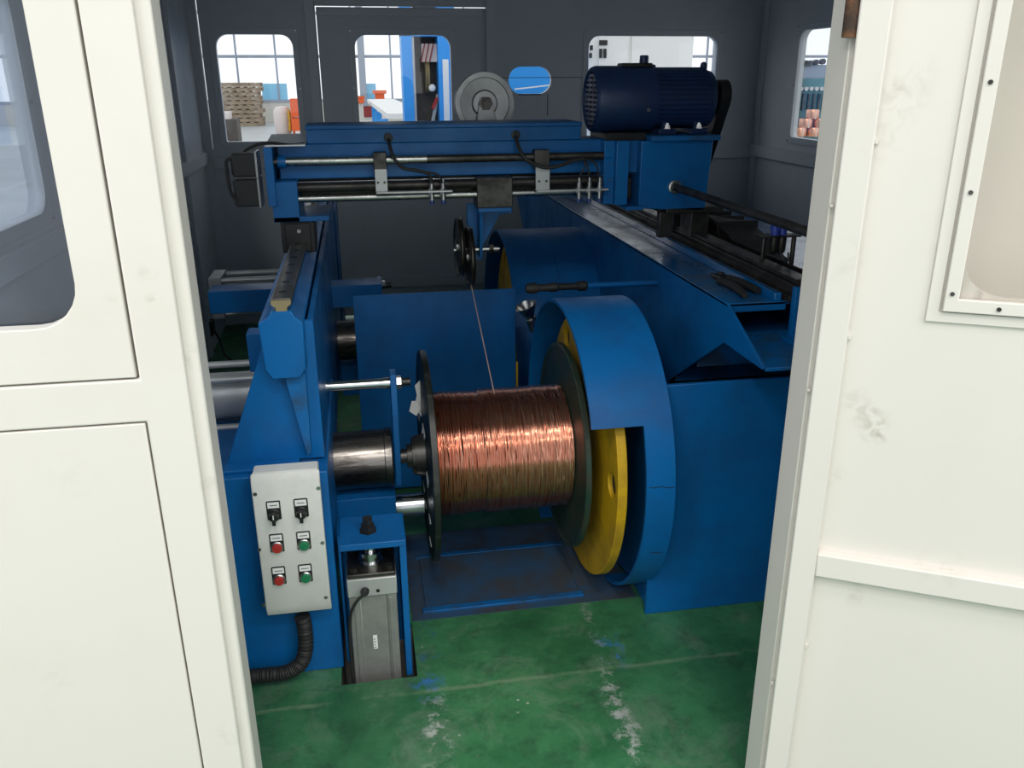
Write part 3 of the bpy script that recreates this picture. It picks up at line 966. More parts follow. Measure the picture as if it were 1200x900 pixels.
# ------------------------------------------------------------------ traverse gantry
GY = 2.75
ga = thing('traverse_gantry', (.45, GY, 1.0), 'blue traverse gantry spanning both rails with polished guide rods and drive motor', 'gantry')
gp = lambda px, py, Y=GY: at(px, py, Y=Y)
bz_t, bz_b = gp(400, 168).z, gp(400, 209).z
B('beam', 'blue_gantry', ga, -.236, .83, GY, GY + .17, bz_b, bz_t, .003)
a, b = gp(358, 147), gp(680, 164)
B('cable_box', 'blue_gantry', ga, a.x, b.x, GY - .004, GY + .19, bz_t, a.z - .012, .002)
B('cable_box_lid', 'blue_gantry', ga, a.x - .003, b.x + .003, GY - .008, GY + .194, a.z - .012, a.z, .0015)
# left end
e0, e1 = at(308, 173, Y=2.68), at(325, 242, Y=2.68)
B('end_plate', 'blue', ga, e0.x, e1.x, 2.68, 2.96, e1.z, e0.z, .002)
l0, l1 = at(319, 238, Y=2.69), at(352, 260, Y=2.69)
B('left_foot', 'blue', ga, l0.x, l1.x, 2.69, 2.94, l1.z, bz_b, .002)
l2 = at(386, 252, Y=2.69)
B('foot_plate', 'blue', ga, l0.x, l2.x, 2.69, 2.94, l1.z, l1.z + .016, .002)
cbz = l1.z
B('slide_block', 'black', ga, -.245, -.143, 2.70, 2.84, .985, cbz, .003)
B('slide_block_end', 'black', ga, -.232, -.156, 2.69, 2.70, .99, cbz - .006, .002)
MB().cyl((-.19, 2.682, 1.055), (-.19, 2.69, 1.055), .006, 10).build('grease_nipple', 'steel', ga)
m0, m1 = at(270, 180, Y=2.70), at(307, 242, Y=2.70)
zm = at(285, 209, Y=2.70).z
for za, zb_ in ((zm + .004, m0.z), (m1.z, zm - .004)):
    o = B('motor_block', 'black', ga, m0.x, m1.x - .002, 2.70, 2.80, za, zb_, .004)
    MB().box(m0.x + .012, m1.x - .012, 2.698, 2.70, za + .010, zb_ - .010).build('cover_panel', 'black', o, org=ORG[ga.name])
    MB().box(m1.x - .007, m1.x - .001, 2.697, 2.803, za - .003, zb_ + .003).build('mount_flange', 'steel', o, org=ORG[ga.name])
    MB().box(m0.x - .004, m0.x + .004, 2.71, 2.79, za + .006, zb_ - .006).build('end_cover', 'dark_steel', o, org=ORG[ga.name])
MB().tube([(m0.x + .02, 2.71, m0.z - .02), (m0.x - .012, 2.70, m0.z - .018), (m0.x - .016, 2.70, zm + .02), (m0.x - .012, 2.70, zm - .04), (m0.x + .006, 2.70, m1.z + .018)], .005, 8).build('motor_cable', 'black_rubber_and_shade', ga)
# rods and strips along the beam
RX0, RX1 = e1.x, .83


def rod(name, py, r, m_, Y, x0=None, px=450):
    z = at(px, py, Y=Y).z
    CY(name, m_, ga, (RX0 if x0 is None else x0, Y, z), (RX1, Y, z), r, 20)
    return z


z1 = rod('guide_rod', 187.5, .0125, 'dark_steel', 2.715)
for s in (-.236 + .012, .80):
    MB().cyl((s - .012, 2.715, z1), (s + .012, 2.715, z1), .018, 16).build('rod_collar', 'blue', ga)
MB().cyl((-.215, 2.715, z1), (.216, 2.715, z1), .0132, 20).build('rod_sleeve', 'steel', ga)
z2 = rod('lead_screw', 217.5, .0135, 'grease_rail', 2.72)
z3 = rod('guide_rod', 230.5, .0115, 'steel', 2.715, x0=at(348, 230, Y=2.715).x)
zs = at(450, 212, Y=2.74).z
B('trim_strip', 'chrome', ga, at(348, 212, Y=2.74).x, .80, 2.738, 2.744, zs - .003, zs + .004, .001)
B('under_beam', 'grease_rail', ga, -.18, .82, 2.80, 2.86, z3 - .02, bz_b, .002)


def sensor_set(xb0, yb0, xb1, yb1, ymid, bar_to, sens, name_c):
    p0, p1 = at(xb0, yb0, Y=2.69), at(xb1, yb1, Y=2.69)
    zm_ = at(xb0, ymid, Y=2.69).z
    o = B('sensor_clamp', 'dark_steel', ga, p0.x, p1.x, 2.692, 2.735, zm_, p0.z, .002)
    B('sensor_plate', 'alu', ga, p0.x + .002, p1.x - .001, 2.684, 2.692, p1.z, zm_ + .012, .001)
    for dx in (.25, .75):
        xx = p0.x + (p1.x - p0.x) * dx
        MB().cyl((xx, 2.681, p1.z + .03), (xx, 2.684, p1.z + .03), .004, 8).build('screw', 'dark_steel', ga)
    bt = at(bar_to, yb1, Y=2.68)
    B('sensor_bar', 'alu', ga, p0.x + .003, bt.x, 2.668, 2.692, p1.z - .003, p1.z + .003, .001)
    for sx in sens:
        s_ = at(sx, 226, Y=2.68)
        zc = p1.z
        q = MB().lathe((s_.x, 2.68, zc - .028), (0, 0, 1), [(0, .0078), (.052, .0078), (.053, .005), (.066, .005)], 14).build('proximity_sensor', 'steel', ga)
        MB().cyl((s_.x, 2.68, zc - .040), (s_.x, 2.68, zc - .028), .0076, 14).build('tip', 'sensor_blue', q, org=ORG[ga.name])
        for dz in (-.008, .004):
            MB().cyl((s_.x, 2.68, zc + dz), (s_.x, 2.68, zc + dz + .004), .0115, 6).build('lock_nut', 'steel', q, org=ORG[ga.name])


sensor_set(437, 179, 455, 225, 203, 530, (506, 519.5), 'l')
sensor_set(627, 176, 644, 223, 199, 712, (678.5, 690.5, 702.5), 'r')


def cable(name, pts, r=.0042, Y=2.69):
    return MB().tube([at(x, y, Y=yy) for x, y, yy in pts], r, 8).build(name, 'black_rubber_and_shade', ga)


for gx, gy_ in ((455, 161), (604, 158)):
    g_ = at(gx, gy_, Y=GY - .004)
    MB().lathe((g_.x, GY - .004, g_.z), (0, -1, 0), [(0, .014), (.008, .014), (.009, .009), (.02, .009)], 14).build('cable_gland', 'black', ga)
cable('sensor_cable', [(455, 161, 2.735), (457, 172, 2.70), (462, 186, 2.675), (473, 197, 2.675), (490, 200, 2.675), (502, 204, 2.675), (506, 213, 2.678), (506, 218, 2.68)], .0055)
cable('sensor_cable', [(490, 200, 2.672), (508, 203, 2.675), (516, 208, 2.675), (519.5, 217, 2.68)], .0035)
cable('sensor_cable', [(604, 158, 2.735), (607, 170, 2.70), (614, 184, 2.672), (625, 192, 2.670), (640, 196.5, 2.668), (656, 194, 2.668), (672, 188, 2.672), (684, 186, 2.675)], .0062)
cable('sensor_cable', [(684, 186, 2.675), (686, 193, 2.675), (681, 203, 2.676), (678.5, 213, 2.68)], .003)
cable('sensor_cable', [(684, 186, 2.677), (688, 192, 2.677), (690, 203, 2.678), (690.5, 213, 2.68)], .003)
cable('sensor_cable', [(684, 186, 2.679), (693, 188, 2.678), (700, 196, 2.678), (702.5, 213, 2.68)], .003)

# right end: end plate, gear box housing and the geared motor on top
r0_, r1_ = at(711, 164, Y=2.68), at(735, 240, Y=2.68)
B('end_plate', 'blue', ga, r0_.x + .035, r1_.x, 2.68, 2.95, r1_.z, r0_.z - .004, .002)
B('end_flange', 'blue', ga, r0_.x, r0_.x + .035, 2.70, 2.95, r1_.z, r0_.z - .004, .002)
for k in range(4):
    zz = r1_.z + .03 + .05 * k
    MB().cyl((r0_.x + .02, 2.694, zz), (r0_.x + .02, 2.70, zz), .006, 6).build('bolt', 'blue_worn', ga)
h0, h1 = at(752, 166, Y=2.68), at(838, 164, Y=2.68)
hb0, hb1 = at(752, 240, Y=2.68), at(826, 247, Y=2.68)
MB().plate([[(h0.x, hb0.z - .012), (hb1.x, hb1.z), (h1.x - .005, h1.z), (h0.x, h1.z)]], XZ, 2.68, 2.96).build('housing', 'blue', ga, .003)
B('bridge', 'blue_gantry', ga, r1_.x, h0.x + .01, 2.72, 2.95, hb0.z + .10, h1.z, .002)
B('bridge_floor', 'blue_gantry', ga, r1_.x - .01, h0.x + .01, 2.66, 2.95, hb0.z - .014, hb0.z - .002, .001)
B('coupling', 'grease_rail', ga, r1_.x, h0.x, 2.76, 2.86, hb0.z + .01, hb0.z + .08, .004)
pz = h1.z
MT = 1.318
mpx0, mpx1 = at(764, 162, Y=2.66).x, at(845, 162, Y=2.66).x
B('motor_plate', 'blue_worn', ga, mpx0, mpx1, 2.66, 2.98, pz, pz + .016, .002)
bzr = 1.006
for yy in (2.70, 2.86):
    B('slide_block', 'dark_steel', ga, 1.096, 1.16, yy, yy + .10, .985, 1.075, .003)
B('slide_plate', 'dark_steel', ga, 1.00, 1.20, 2.68, 2.98, 1.072, hb1.z + .012, .002)
B('brush_holder', 'dark_steel', ga, .985, 1.03, 2.70, 2.73, .99, 1.075, .002)

MC = Vector((0, 2.82, pz + .016 + .108))                   # motor axis
MR = .104
fx0, fx1 = at(692, 120, Y=2.82).x - .004, at(768, 120, Y=2.76).x
bx_1 = at(834, 120, Y=2.76).x
mo = MB().lathe((fx1 - .01, MC.y, MC.z), (1, 0, 0), [(0, .03), (0, MR * .90), (bx_1 - fx1 - .005, MR * .90), (bx_1 - fx1 + .018, MR * .84), (bx_1 - fx1 + .03, MR * .55), (bx_1 - fx1 + .05, .03)], 48).build('drive_motor', 'motor_blue', ga, angle=30)
og = ORG[ga.name]
for k in range(40):
    t = 2 * math.pi * (k + .5) / 40
    if math.sin(t) < -.80: continue
    c_, s_ = math.cos(t), math.sin(t)
    MB().bar((fx1, MC.y + c_ * MR * .935, MC.z + s_ * MR * .935), (bx_1 - .018, MC.y + c_ * MR * .935, MC.z + s_ * MR * .935), .0035, MR * .11, up=(0, -s_, c_)).build('cooling_fin', 'motor_blue', mo, org=og)
fc = MB().lathe((fx0, MC.y, MC.z), (1, 0, 0), [(.012, MR * .80), (.004, MR * .83), (0, MR * .87), (.004, MR * .95), (.016, MR), (fx1 - fx0, MR), (fx1 - fx0, MR - .004), (.02, MR - .004), (.018, MR * .80)], 56, closed=True).build('fan_cover', 'motor_blue', mo, org=og, angle=45)
MB().cyl((fx0 + .022, MC.y, MC.z), (fx0 + .026, MC.y, MC.z), MR * .95, 40).build('fan', 'black', mo, org=og)
for k in range(-5, 6):
    zz = k * MR * .145
    hw_ = math.sqrt(max((MR * .83) ** 2 - zz * zz, 0))
    MB().box(fx0 + .006, fx0 + .012, MC.y - hw_, MC.y + hw_, MC.z + zz - .0035, MC.z + zz + .0035).build('grille_bar', 'motor_blue', mo, org=og)
for yy in (-.025, .025):
    MB().box(fx0 + .006, fx0 + .012, MC.y + yy - .004, MC.y + yy + .004, MC.z - MR * .78, MC.z + MR * .78).build('grille_bar', 'motor_blue', mo, org=og)
MB().box(fx0 + .10, fx0 + .20, MC.y - .035, MC.y + .035, MC.z + MR - .006, MC.z + MR + .008).build('terminal_box', 'dark_steel', mo, .004, org=og)
le = MB().lathe((fx1 - .025, MC.y, MC.z + MR - .004), (0, 0, 1), [(0, .015), (.034, .0145), (.036, .010)], 16).build('lifting_plug', 'motor_blue', mo, org=og)
MB().lathe((fx1 + .002, MC.y, MC.z + MR - .012), (0, 0, 1), [(0, .014), (.012, .014), (.016, .008)], 12).build('plug_boss', 'motor_blue', mo, org=og)
MB().lathe((bx_1 - .012, MC.y, MC.z + MR * .86), (0, 0, 1), [(0, .010), (.012, .012), (.022, .010), (.026, .004)], 12).build('end_boss', 'motor_blue', mo, org=og)
sc = at(759, 139, Y=2.725)
MB().cyl((sc.x, MC.y - MR - .001, MC.z - .03), (sc.x, MC.y - MR + .012, MC.z - .03), .006, 10).build('cover_screw', 'steel', mo, org=og)
for xx in (fx1 + .035, bx_1 - .05):
    MB().box(xx - .03, xx + .03, MC.y - .095, MC.y + .095, pz + .016, pz + .034).build('foot', 'motor_blue', mo, .003, org=og)
    MB().box(xx - .010, xx + .010, MC.y - .07, MC.y - .05, pz + .02, MC.z - .05).build('foot_web', 'motor_blue', mo, .002, org=og)
    MB().lathe((xx, MC.y - .085, pz + .034), (0, 0, 1), [(0, .012), (.003, .012), (.003, .009), (.012, .009), (.012, .005), (.018, .005)], 6).build('foot_bolt', 'steel', mo, org=og)
B('motor_packing', 'black', ga, fx0 + .035, mpx0, 2.72, 2.93, bz_t - .004, pz + .024, .002)
# belt guard at the motor's end, slanting down behind the housing
gx = bx_1 + .035
cy0, cz0, cy1, cz1 = MC.y - .01, MC.z + .01, MC.y + .20, MC.z - .32
lp = []
dn = math.atan2(cz1 - cz0, cy1 - cy0)
for k in range(13):
    a_ = dn + math.pi / 2 + math.pi * k / 12
    lp.append((cy0 + .05 * math.cos(a_), cz0 + .05 * math.sin(a_)))
for k in range(13):
    a_ = dn - math.pi / 2 + math.pi * k / 12
    lp.append((cy1 + .06 * math.cos(a_), cz1 + .06 * math.sin(a_)))
MB().plate([lp], YZ, gx, gx + .035).build('belt_guard', 'black', ga, .004)

# lead screw running forward beside the rail
ls0 = at(790, 219, Y=2.68)
n_ = 170
prof = []
for k in range(n_):
    prof += [(k * .010, .0095), (k * .010 + .002, .0125), (k * .010 + .006, .0125)]
lsx = MB().lathe((ls0.x, 2.675, ls0.z), (0, -1, 0), [p for p in prof if p[0] < 1.30], 14).build('lead_screw', 'grease_rail', None, angle=80)
tag(lsx, 'long dark threaded screw running forward from the gantry housing', 'lead screw')
MB().lathe((ls0.x, 2.68, ls0.z), (0, -1, 0), [(0, .022), (.01, .022), (.012, .017), (.02, .017)], 20).build('screw_nut', 'steel', ga)
# black bellows strip lying beside the rail
bl = thing('rubber_flap', (1.24, 2.7, .94), 'black rubber flap drooping behind the gantry housing on the cabinet top', 'rubber flap')
vs, fs = [], []
for i in range(13):
    yy = 2.98 - i * .040
    hgt = .075 + .02 * math.sin(i * .5) if i < 8 else .075 + .02 * math.sin(4.0) - (i - 8) * .017
    for xx in (1.215, 1.36):
        zt = .9405 + max(hgt, .003) * (1 if xx < 1.3 else .8)
        vs += [(xx, yy, zt), (xx, yy, max(zt - .012, .940))]
for i in range(12):
    b_ = 4 * i
    fs += [(b_, b_ + 2, b_ + 6, b_ + 4), (b_ + 1, b_ + 5, b_ + 7, b_ + 3), (b_, b_ + 4, b_ + 5, b_ + 1), (b_ + 2, b_ + 3, b_ + 7, b_ + 6)]
fs += [(0, 1, 3, 2), (48, 50, 51, 49)]
MB().add(vs, fs).build('flap', 'black_rubber_and_shade', bl)
for yy in (2.97, 2.86, 2.75):
    B('fold_strip', 'black_rubber_and_shade', bl, 1.213, 1.362, yy - .006, yy + .006, .9405, 1.03, .002)

# white paper on the gantry's left end, with its cable
p0 = at(312, 166, Y=2.70)
ps = thing('paper_sheet', (-.2, 2.85, bz_t), 'white paper sheet lying on the left end of the gantry beam', 'paper')
MB().plate([[(2.70, 0), (2.95, .016), (2.95, .021), (2.70, .004)]], lambda u, v, w: Vector((w, u, e0.z + .001 + v)), -.268, -.150).build('sheet', 'sheet_gloss', ps)
MB().tube([at(286, 177, Y=2.72), at(300, 170, Y=2.71), at(318, 167.5, Y=2.705), at(340, 170, Y=2.715), at(357, 168, Y=2.745)], .0045, 8).build('cable_under_sheet', 'black_rubber_and_shade', ga)

# ------------------------------------------------------------------ pulley carriage hanging from the gantry rods
pc = thing('pulley_carriage', (.42, 2.74, .85), 'blue hanging bracket with two dark steel wire pulleys under the gantry', 'pulley carriage')
k0, k1 = at(559, 225, Y=2.70), at(601, 243, Y=2.70)
B('slide_block', 'dark_steel', pc, k0.x, k1.x, 2.70, 2.80, k1.z, at(559, 208, Y=2.70).z, .003)
B('mount_plate', 'blue', pc, k0.x + .006, k1.x - .004, 2.71, 2.82, k1.z - .014, k1.z, .001)
PY = 2.79
pcz = .957
hg = [at(px, py, Y=2.82) for px, py in ((547, 238), (600, 241), (600, 249), (585, 252), (566, 288), (566, 304), (557, 304), (553, 272), (547, 262))]
MB().plate([[(p.x, p.z) for p in hg]], XZ, 2.815, 2.83).build('hanger', 'blue', pc, .002)
MB().plate([[(2.74, k1.z - .012), (2.90, k1.z - .012), (2.86, 1.0), (2.80, .935), (2.77, .935)]], YZ, .385, .395).build('web', 'blue', pc, .001)
MB().cyl((.30, PY, pcz), (.455, PY, pcz), .010, 16).build('axle', 'steel', pc)
MB().lathe((.42, PY, pcz), (1, 0, 0), [(0, .016), (.014, .016), (.014, .010), (.03, .010)], 6).build('nut', 'dark_steel', pc)
for px_, PY, pcz, R_ in ((.320, 2.79, .968, .100), (.350, 2.765, .937, .100)):
    p_ = MB().lathe((px_, PY, pcz), (1, 0, 0), [(-.005, .02), (-.005, R_ * .84), (-.009, R_ * .88), (-.009, R_ * .98), (-.007, R_), (-.002, R_ * .91), (.002, R_ * .91), (.007, R_), (.009, R_ * .98), (.009, R_ * .88), (.005, R_ * .84), (.005, .02)], 56, closed=True).build('pulley', 'dark_steel', pc, angle=30)
    MB().lathe((px_ - .014, PY, pcz), (1, 0, 0), [(0, .016), (.002, .026), (.028, .026)], 20).build('pulley_hub', 'steel', p_, org=ORG[pc.name])

# wire from the pulley to the spool
w_a = Vector((.350, PY - .030, pcz - .088))
w_b = Vector((at(580, 456, Y=SY - .03).x, SY - .02, SZ + WR))
tag(MB().cyl(w_a, w_b, .0017, 6).build('copper_strand', 'strand'), 'thin copper strand running from the pulley down to the spool', 'wire')

# large guide wheel standing behind the gantry
wc = at(567, 121, Y=3.02)
gw = thing('wire_sheave', (wc.x, 3.02, bz_t), 'large grey guide wheel on a tapered stand behind the gantry', 'guide wheel')
WRR = (at(601, 121, Y=3.02).x - at(533, 121, Y=3.02).x) / 2
MB().lathe((wc.x, 3.01, wc.z), (0, -1, 0), [(-.018, .02), (-.018, WRR), (-.010, WRR), (-.004, WRR * .93), (.004, WRR * .93), (.010, WRR), (.018, WRR), (.018, WRR * .84), (.010, WRR * .82), (.008, .045), (.016, .04), (.016, .02)], 64, closed=True).build('wheel', 'wheel_grey', gw, angle=30)
MB().plate([[(wc.x - .04, bz_t + .0), (wc.x + .05, bz_t + .0), (wc.x + .018, wc.z + .018), (wc.x - .018, wc.z + .018)]], XZ, 2.972, 2.982).build('stand', 'wheel_grey', gw, .002)
MB().lathe((wc.x, 2.99, wc.z), (0, -1, 0), [(0, .024), (.020, .024), (.020, .013), (.032, .013)], 6).build('axle_nut', 'dark_steel', gw)
B('stand_foot', 'blue_gantry', gw, wc.x - .07, wc.x + .07, 2.945, 3.02, bz_t - .05, bz_t + .004, .002)

# funnel-shaped guide cup
fc0, fc1 = at(617, 361, Y=2.82), at(633, 386, Y=2.82)
gc = thing('guide_cup', fc1, 'small steel funnel shaped guide cup behind the near blue guard', 'guide cup')
ax_ = Vector((.36, .12, -.92)).normalized()
fn = MB().lathe(fc0 - ax_ * .012, ax_, [(0, .036), (.002, .039), (.046, .017), (.052, .016), (.054, .020), (.10, .022), (.10, .015), (.052, .011), (.044, .013), (.006, .034)], 32, closed=True).build('funnel', 'steel', gc, angle=35)
ce_ = fc0 + ax_ * .085
MB().cyl(ce_, (XS, ce_.y, ce_.z), .008, 12).build('support_arm', 'blue', gc)

# ------------------------------------------------------------------ things lying on the cabinet top
ply = thing('pliers', (1.0, 2.12, .9395), 'pair of black handled pliers lying on the cabinet top', 'pliers')
ZP = .9395
hA = [at(841, 329, Z=ZP + .012), at(851, 331, Z=ZP + .013), at(862, 337, Z=ZP + .013), at(873, 346, Z=ZP + .012)]
hB = [at(846, 324, Z=ZP + .012), at(862, 329, Z=ZP + .013), at(876, 335, Z=ZP + .013), at(889, 341, Z=ZP + .012)]
for h_ in (hA, hB):
    MB().tube(h_, lambda t: .0085 + .004 * math.sin(t * 3.14), 10).build('handle', 'black_rubber_and_shade', ply)
MB().tube([at(834, 322, Z=ZP + .010), at(840, 324, Z=ZP + .012), at(847, 327, Z=ZP + .012)], lambda t: .006 + .007 * t, 8).build('jaw', 'black', ply)
MB().cyl(at(844, 327, Z=ZP + .004), at(844, 327, Z=ZP + .004) + Vector((0, 0, .02)), .011, 14).build('pivot', 'dark_steel', ply)

# filter regulator with blue caps on a small bracket
rg = thing('air_regulator', (1.32, 2.2, .94), 'air regulator with two blue caps on a small bracket on the cabinet top', 'regulator')
RY = 2.24
ra, rb = at(889, 276, Y=RY), at(934, 288, Y=RY)
zr = ra.z
B('bracket', 'dark_steel', rg, ra.x, rb.x, RY - .02, RY + .02, zr - .005, zr, .001)
for xx in (ra.x + .018, rb.x - .012):
    CY('post', 'dark_steel', rg, (xx, RY, .9395), (xx, RY, zr), .007, 10)
for px_ in (909, 918):
    c_ = at(px_, 276, Y=RY - .005)
    MB().lathe((c_.x, RY, zr - .055), (0, 0, 1), [(0, .006), (.010, .012), (.052, .013), (.055, .013)], 16).build('bowl', 'dark_steel', rg)
    MB().lathe((c_.x, RY, zr), (0, 0, 1), [(0, .011), (.012, .011), (.013, .0145), (.032, .0145), (.034, .012)], 18).build('cap', 'knob_blue', rg)
MB().tube([(rb.x - .03, RY - .01, zr - .05), (rb.x - .035, RY - .02, zr - .075), (rb.x - .05, RY - .02, zr - .07), (rb.x - .055, RY - .01, zr - .05)], .003, 6).build('hose', 'black_rubber_and_shade', rg)

# wall socket with cord low on the left wall
so = thing('wall_socket', (XL + .018, 4.3, .18), 'black wall socket low on the grey cell wall', 'socket')
p_ = at(253, 407, X=XL + .05)
MB().box(XL + .0, XL + .03, 4.83, 4.93, .12, .20).build('body', 'black', so, .003)
MB().tube([(XL + .03, 4.88, .14), (XL + .06, 4.86, .08), (XL + .10, 4.75, .02), (XL + .2, 4.6, .012)], .006, 8).build('cord', 'black_rubber_and_shade', so)

# ------------------------------------------------------------------ the hall seen through the cell's windows
HY = 33.0
hw_ = thing('wall_hall', (0, HY, 0), kind='structure')
MB().box(-40, 55, HY, HY + .2, 0, .72).build('sill_wall', 'hall_wall', hw_)
MB().box(-40, 55, HY, HY + .2, 6.0, 7.5).build('upper_wall', 'hall_wall', hw_)
MB().box(-40, 55, HY - .02, HY + .1, 2.18, 2.28).build('transom', 'hall_frame', hw_)
MB().box(-40, 55, HY - .02, HY + .1, .68, .78).build('transom', 'hall_frame', hw_)
MB().box(-40, 55, HY - .02, HY + .1, 3.6, 3.7).build('transom', 'hall_frame', hw_)
for k in range(-26, 40):
    B('mullion', 'hall_frame', hw_, k * 1.35 - .03 + .1, k * 1.35 + .03 + .1, HY - .01, HY + .08, .72, 6.0, 0)
for k in range(-5, 8):
    B('column', 'hall_frame', hw_, k * 6.75 - .12 + .4, k * 6.75 + .12 + .4, HY - .35, HY - .05, 0, 6.5, 0)

b0_, b1_ = at(306, 98, Y=HY), at(337, 112, Y=HY)
B('lower_glazing', 'hall_skyblue', hw_, b0_.x, b1_.x, HY + .02, HY + .06, .78, b0_.z, 0)
b0_, b1_ = at(424, 98, Y=HY), at(441, 112, Y=HY)
B('lower_glazing', 'hall_skyblue', hw_, b0_.x, b1_.x, HY + .02, HY + .06, .78, b0_.z, 0)
# stack of pallets
rp = random.Random(3)
pp = at(284, 147, Z=0)
for k in range(10):
    y_, x_ = pp.y + rp.uniform(-.06, .06), pp.x + rp.uniform(-.07, .07)
    zb = k * .138
    mb = MB()
    for j in range(3):
        mb.box(x_ - .72, x_ + .72, y_ - .5 + j * .44, y_ - .40 + j * .44, zb, zb + .10)
    for j in range(6):
        mb.box(x_ - .72 + j * .262, x_ - .72 + j * .262 + .13, y_ - .55, y_ + .55, zb + .10, zb + .128)
    tag(mb.build('wooden_pallet', 'wood', None, smooth=False), 'wooden pallet in the tall stack outside, ' + ('lowest', 'second from the ground', 'third from the ground', 'fourth from the ground', 'fifth from the ground', 'fifth from the top', 'fourth from the top', 'third from the top', 'second from the top', 'topmost')[k], 'pallet', 'pallets in the stack outside')


def hall_box(name, m_, px0, px1, ytop, ybase, label, cat, depth=1.0, Y=None, group=None, bev=.02):
    """a thing on the hall floor: its distance comes from where its base meets the floor"""
    Y_ = at((px0 + px1) / 2, ybase, Z=0).y if Y is None else Y
    a_, b_ = at(px0, ytop, Y=Y_), at(px1, ytop, Y=Y_)
    t = thing(name, ((a_.x + b_.x) / 2, Y_, 0), label, cat, group)
    return t, a_.x, b_.x, Y_, a_.z


t, xa, xb_, y_, zt = hall_box('orange_crate', 'orange', 339, 353, 116, 158, 'tall orange steel crate standing in the hall beyond the small window', 'crate')
B('body', 'orange', t, xa, xb_, y_, y_ + .8, .1, zt * .46)
B('body_upper', 'orange', t, xa, xb_ - .12, y_ + .1, y_ + .8, zt * .50, zt)
for xx in (xa, xb_ - .06):
    B('post', 'orange', t, xx, xx + .06, y_ + .3, y_ + .36, 0, zt)
t, xa, xb_, y_, zt = hall_box('white_sack', 'sack_white', 321, 336, 126, 157.6, 'pale bulk sack standing beside the orange crate', 'sack')
MB().lathe(((xa + xb_) / 2, y_ + .4, 0), (0, 0, 1), [(0, .20), (.08, .24), (zt * .5, .25), (zt * .85, .24), (zt, .18), (zt + .02, .05)], 20).build('bag', 'sack_white', t)
MB().tube([((xa + xb_) / 2 + .20, y_ + .2, zt * .9), ((xa + xb_) / 2 + .22, y_ + .05, zt * .5), ((xa + xb_) / 2 + .21, y_ + .0, .1)], .04, 8).build('strap', 'yellow', t)
t, xa, xb_, y_, zt = hall_box('parts_bin', 'hall_dark', 257, 277, 140, 166, 'dark parts bin on the hall floor below the pallet stack', 'bin', Y=20)
B('bin', 'hall_dark', t, xa - .2, xb_, 20, 20.6, 0, zt)
B('lid', 'sack_white', t, xa - .1, xb_ - .15, 20.05, 20.5, zt, zt + .15)
for i, (x0, x1, yt, yb_, m_, nm) in enumerate(((418, 427, 113, 121, 'orange', 'small orange bin on the rack beyond the door window'), (423, 437, 125, 137, 'maroon', 'maroon steel bin on the rack beyond the door window'), (439, 452, 106, 128, 'orange', 'stacked orange reel on the rack beyond the door window'))):
    Y_ = (15.5, 18.2, 19.0)[i]
    a_, b_ = at(x0, yt, Y=Y_), at(x1, yb_, Y=Y_)
    if i == 2:
        xc = (a_.x + b_.x) / 2
        t = thing('wire_reel', (xc, Y_, 0), nm, 'reel')
        MB().lathe((xc, Y_ + .2, 0), (0, 0, 1), [(0, .15), (.5, .15), (.5, .09), (.95, .09), (.95, .15), (1.0, .15), (1.02, .10), (a_.z - .08, .10), (a_.z - .06, .15), (a_.z, .15)], 24).build('reel', 'orange', t)
        MB().lathe((xc, Y_ + .2, .52), (0, 0, 1), [(0, .095), (0, .125), (.41, .125), (.41, .095)], 24).build('wire_winding', 'sack_white', t)
    else:
        t = thing('storage_bin', ((a_.x + b_.x) / 2, Y_, 0), nm, 'bin')
        B('bin', m_, t, a_.x, b_.x, Y_, Y_ + .3, b_.z, a_.z, .01)
        B('rim', m_, t, a_.x - .01, b_.x + .01, Y_ - .01, Y_ + .31, a_.z - .03, a_.z)
        B('stand', 'hall_wall', t, a_.x + .02, b_.x - .02, Y_ + .05, Y_ + .25, 0, b_.z)

# blue spooling machine just outside the door window
bmY = 8.4
f_ = lambda px, py=90, Y=bmY: at(px, py, Y=Y).x
bm_ = thing('cable_machine', (f_(500), bmY, 0), 'bright blue machine frame with dark open interior just outside the door window', 'machine')
B('column', 'hall_blue', bm_, f_(472), f_(484), bmY, bmY + .3, 0, 2.6)
B('column_edge', 'alu', bm_, f_(484), f_(487), bmY + .02, bmY + .3, 0, 2.6)
B('back_panel', 'hall_dark', bm_, f_(487), f_(514), bmY + .25, bmY + .32, 0, 2.6)
B('column', 'hall_blue', bm_, f_(514), f_(534), bmY, bmY + .3, 0, 2.6)
B('front_rail', 'hall_blue', bm_, f_(472), f_(534), bmY, bmY + .3, 1.86, 2.1)
B('inspection_window', 'paper', bm_, f_(519), f_(526), bmY - .01, bmY, .9, 1.66)
B('name_panel', 'sack_white', bm_, f_(496), f_(514), bmY + .1, bmY + .12, 1.64, 1.8)
for k in range(3):
    MB().bar((f_(495 + k * 5), bmY + .09, 1.64), (f_(500 + k * 5), bmY + .09, 1.80), .03, .01).build('panel_print', 'maroon', bm_)
MB().lathe((f_(502), bmY + .22, 1.52), (1, 0, 0), [(-.02, .02), (-.02, .17), (.0, .15), (.02, .17), (.02, .02)], 28).build('guide_wheel', 'brass_end', bm_)
MB().lathe((f_(507), bmY + .10, 1.41), (0, -1, 0), [(0, .035), (.03, .03), (.04, .01)], 14).build('knob', 'paper', bm_)
MB().bar((f_(504), bmY + .15, 1.0), (f_(514), bmY + .15, 1.35), .03, .03).build('lever', 'alu', bm_)
MB().bar((f_(507), bmY + .12, 1.22), (f_(513), bmY + .12, 1.32), .05, .03).build('grip', 'red_button', bm_)
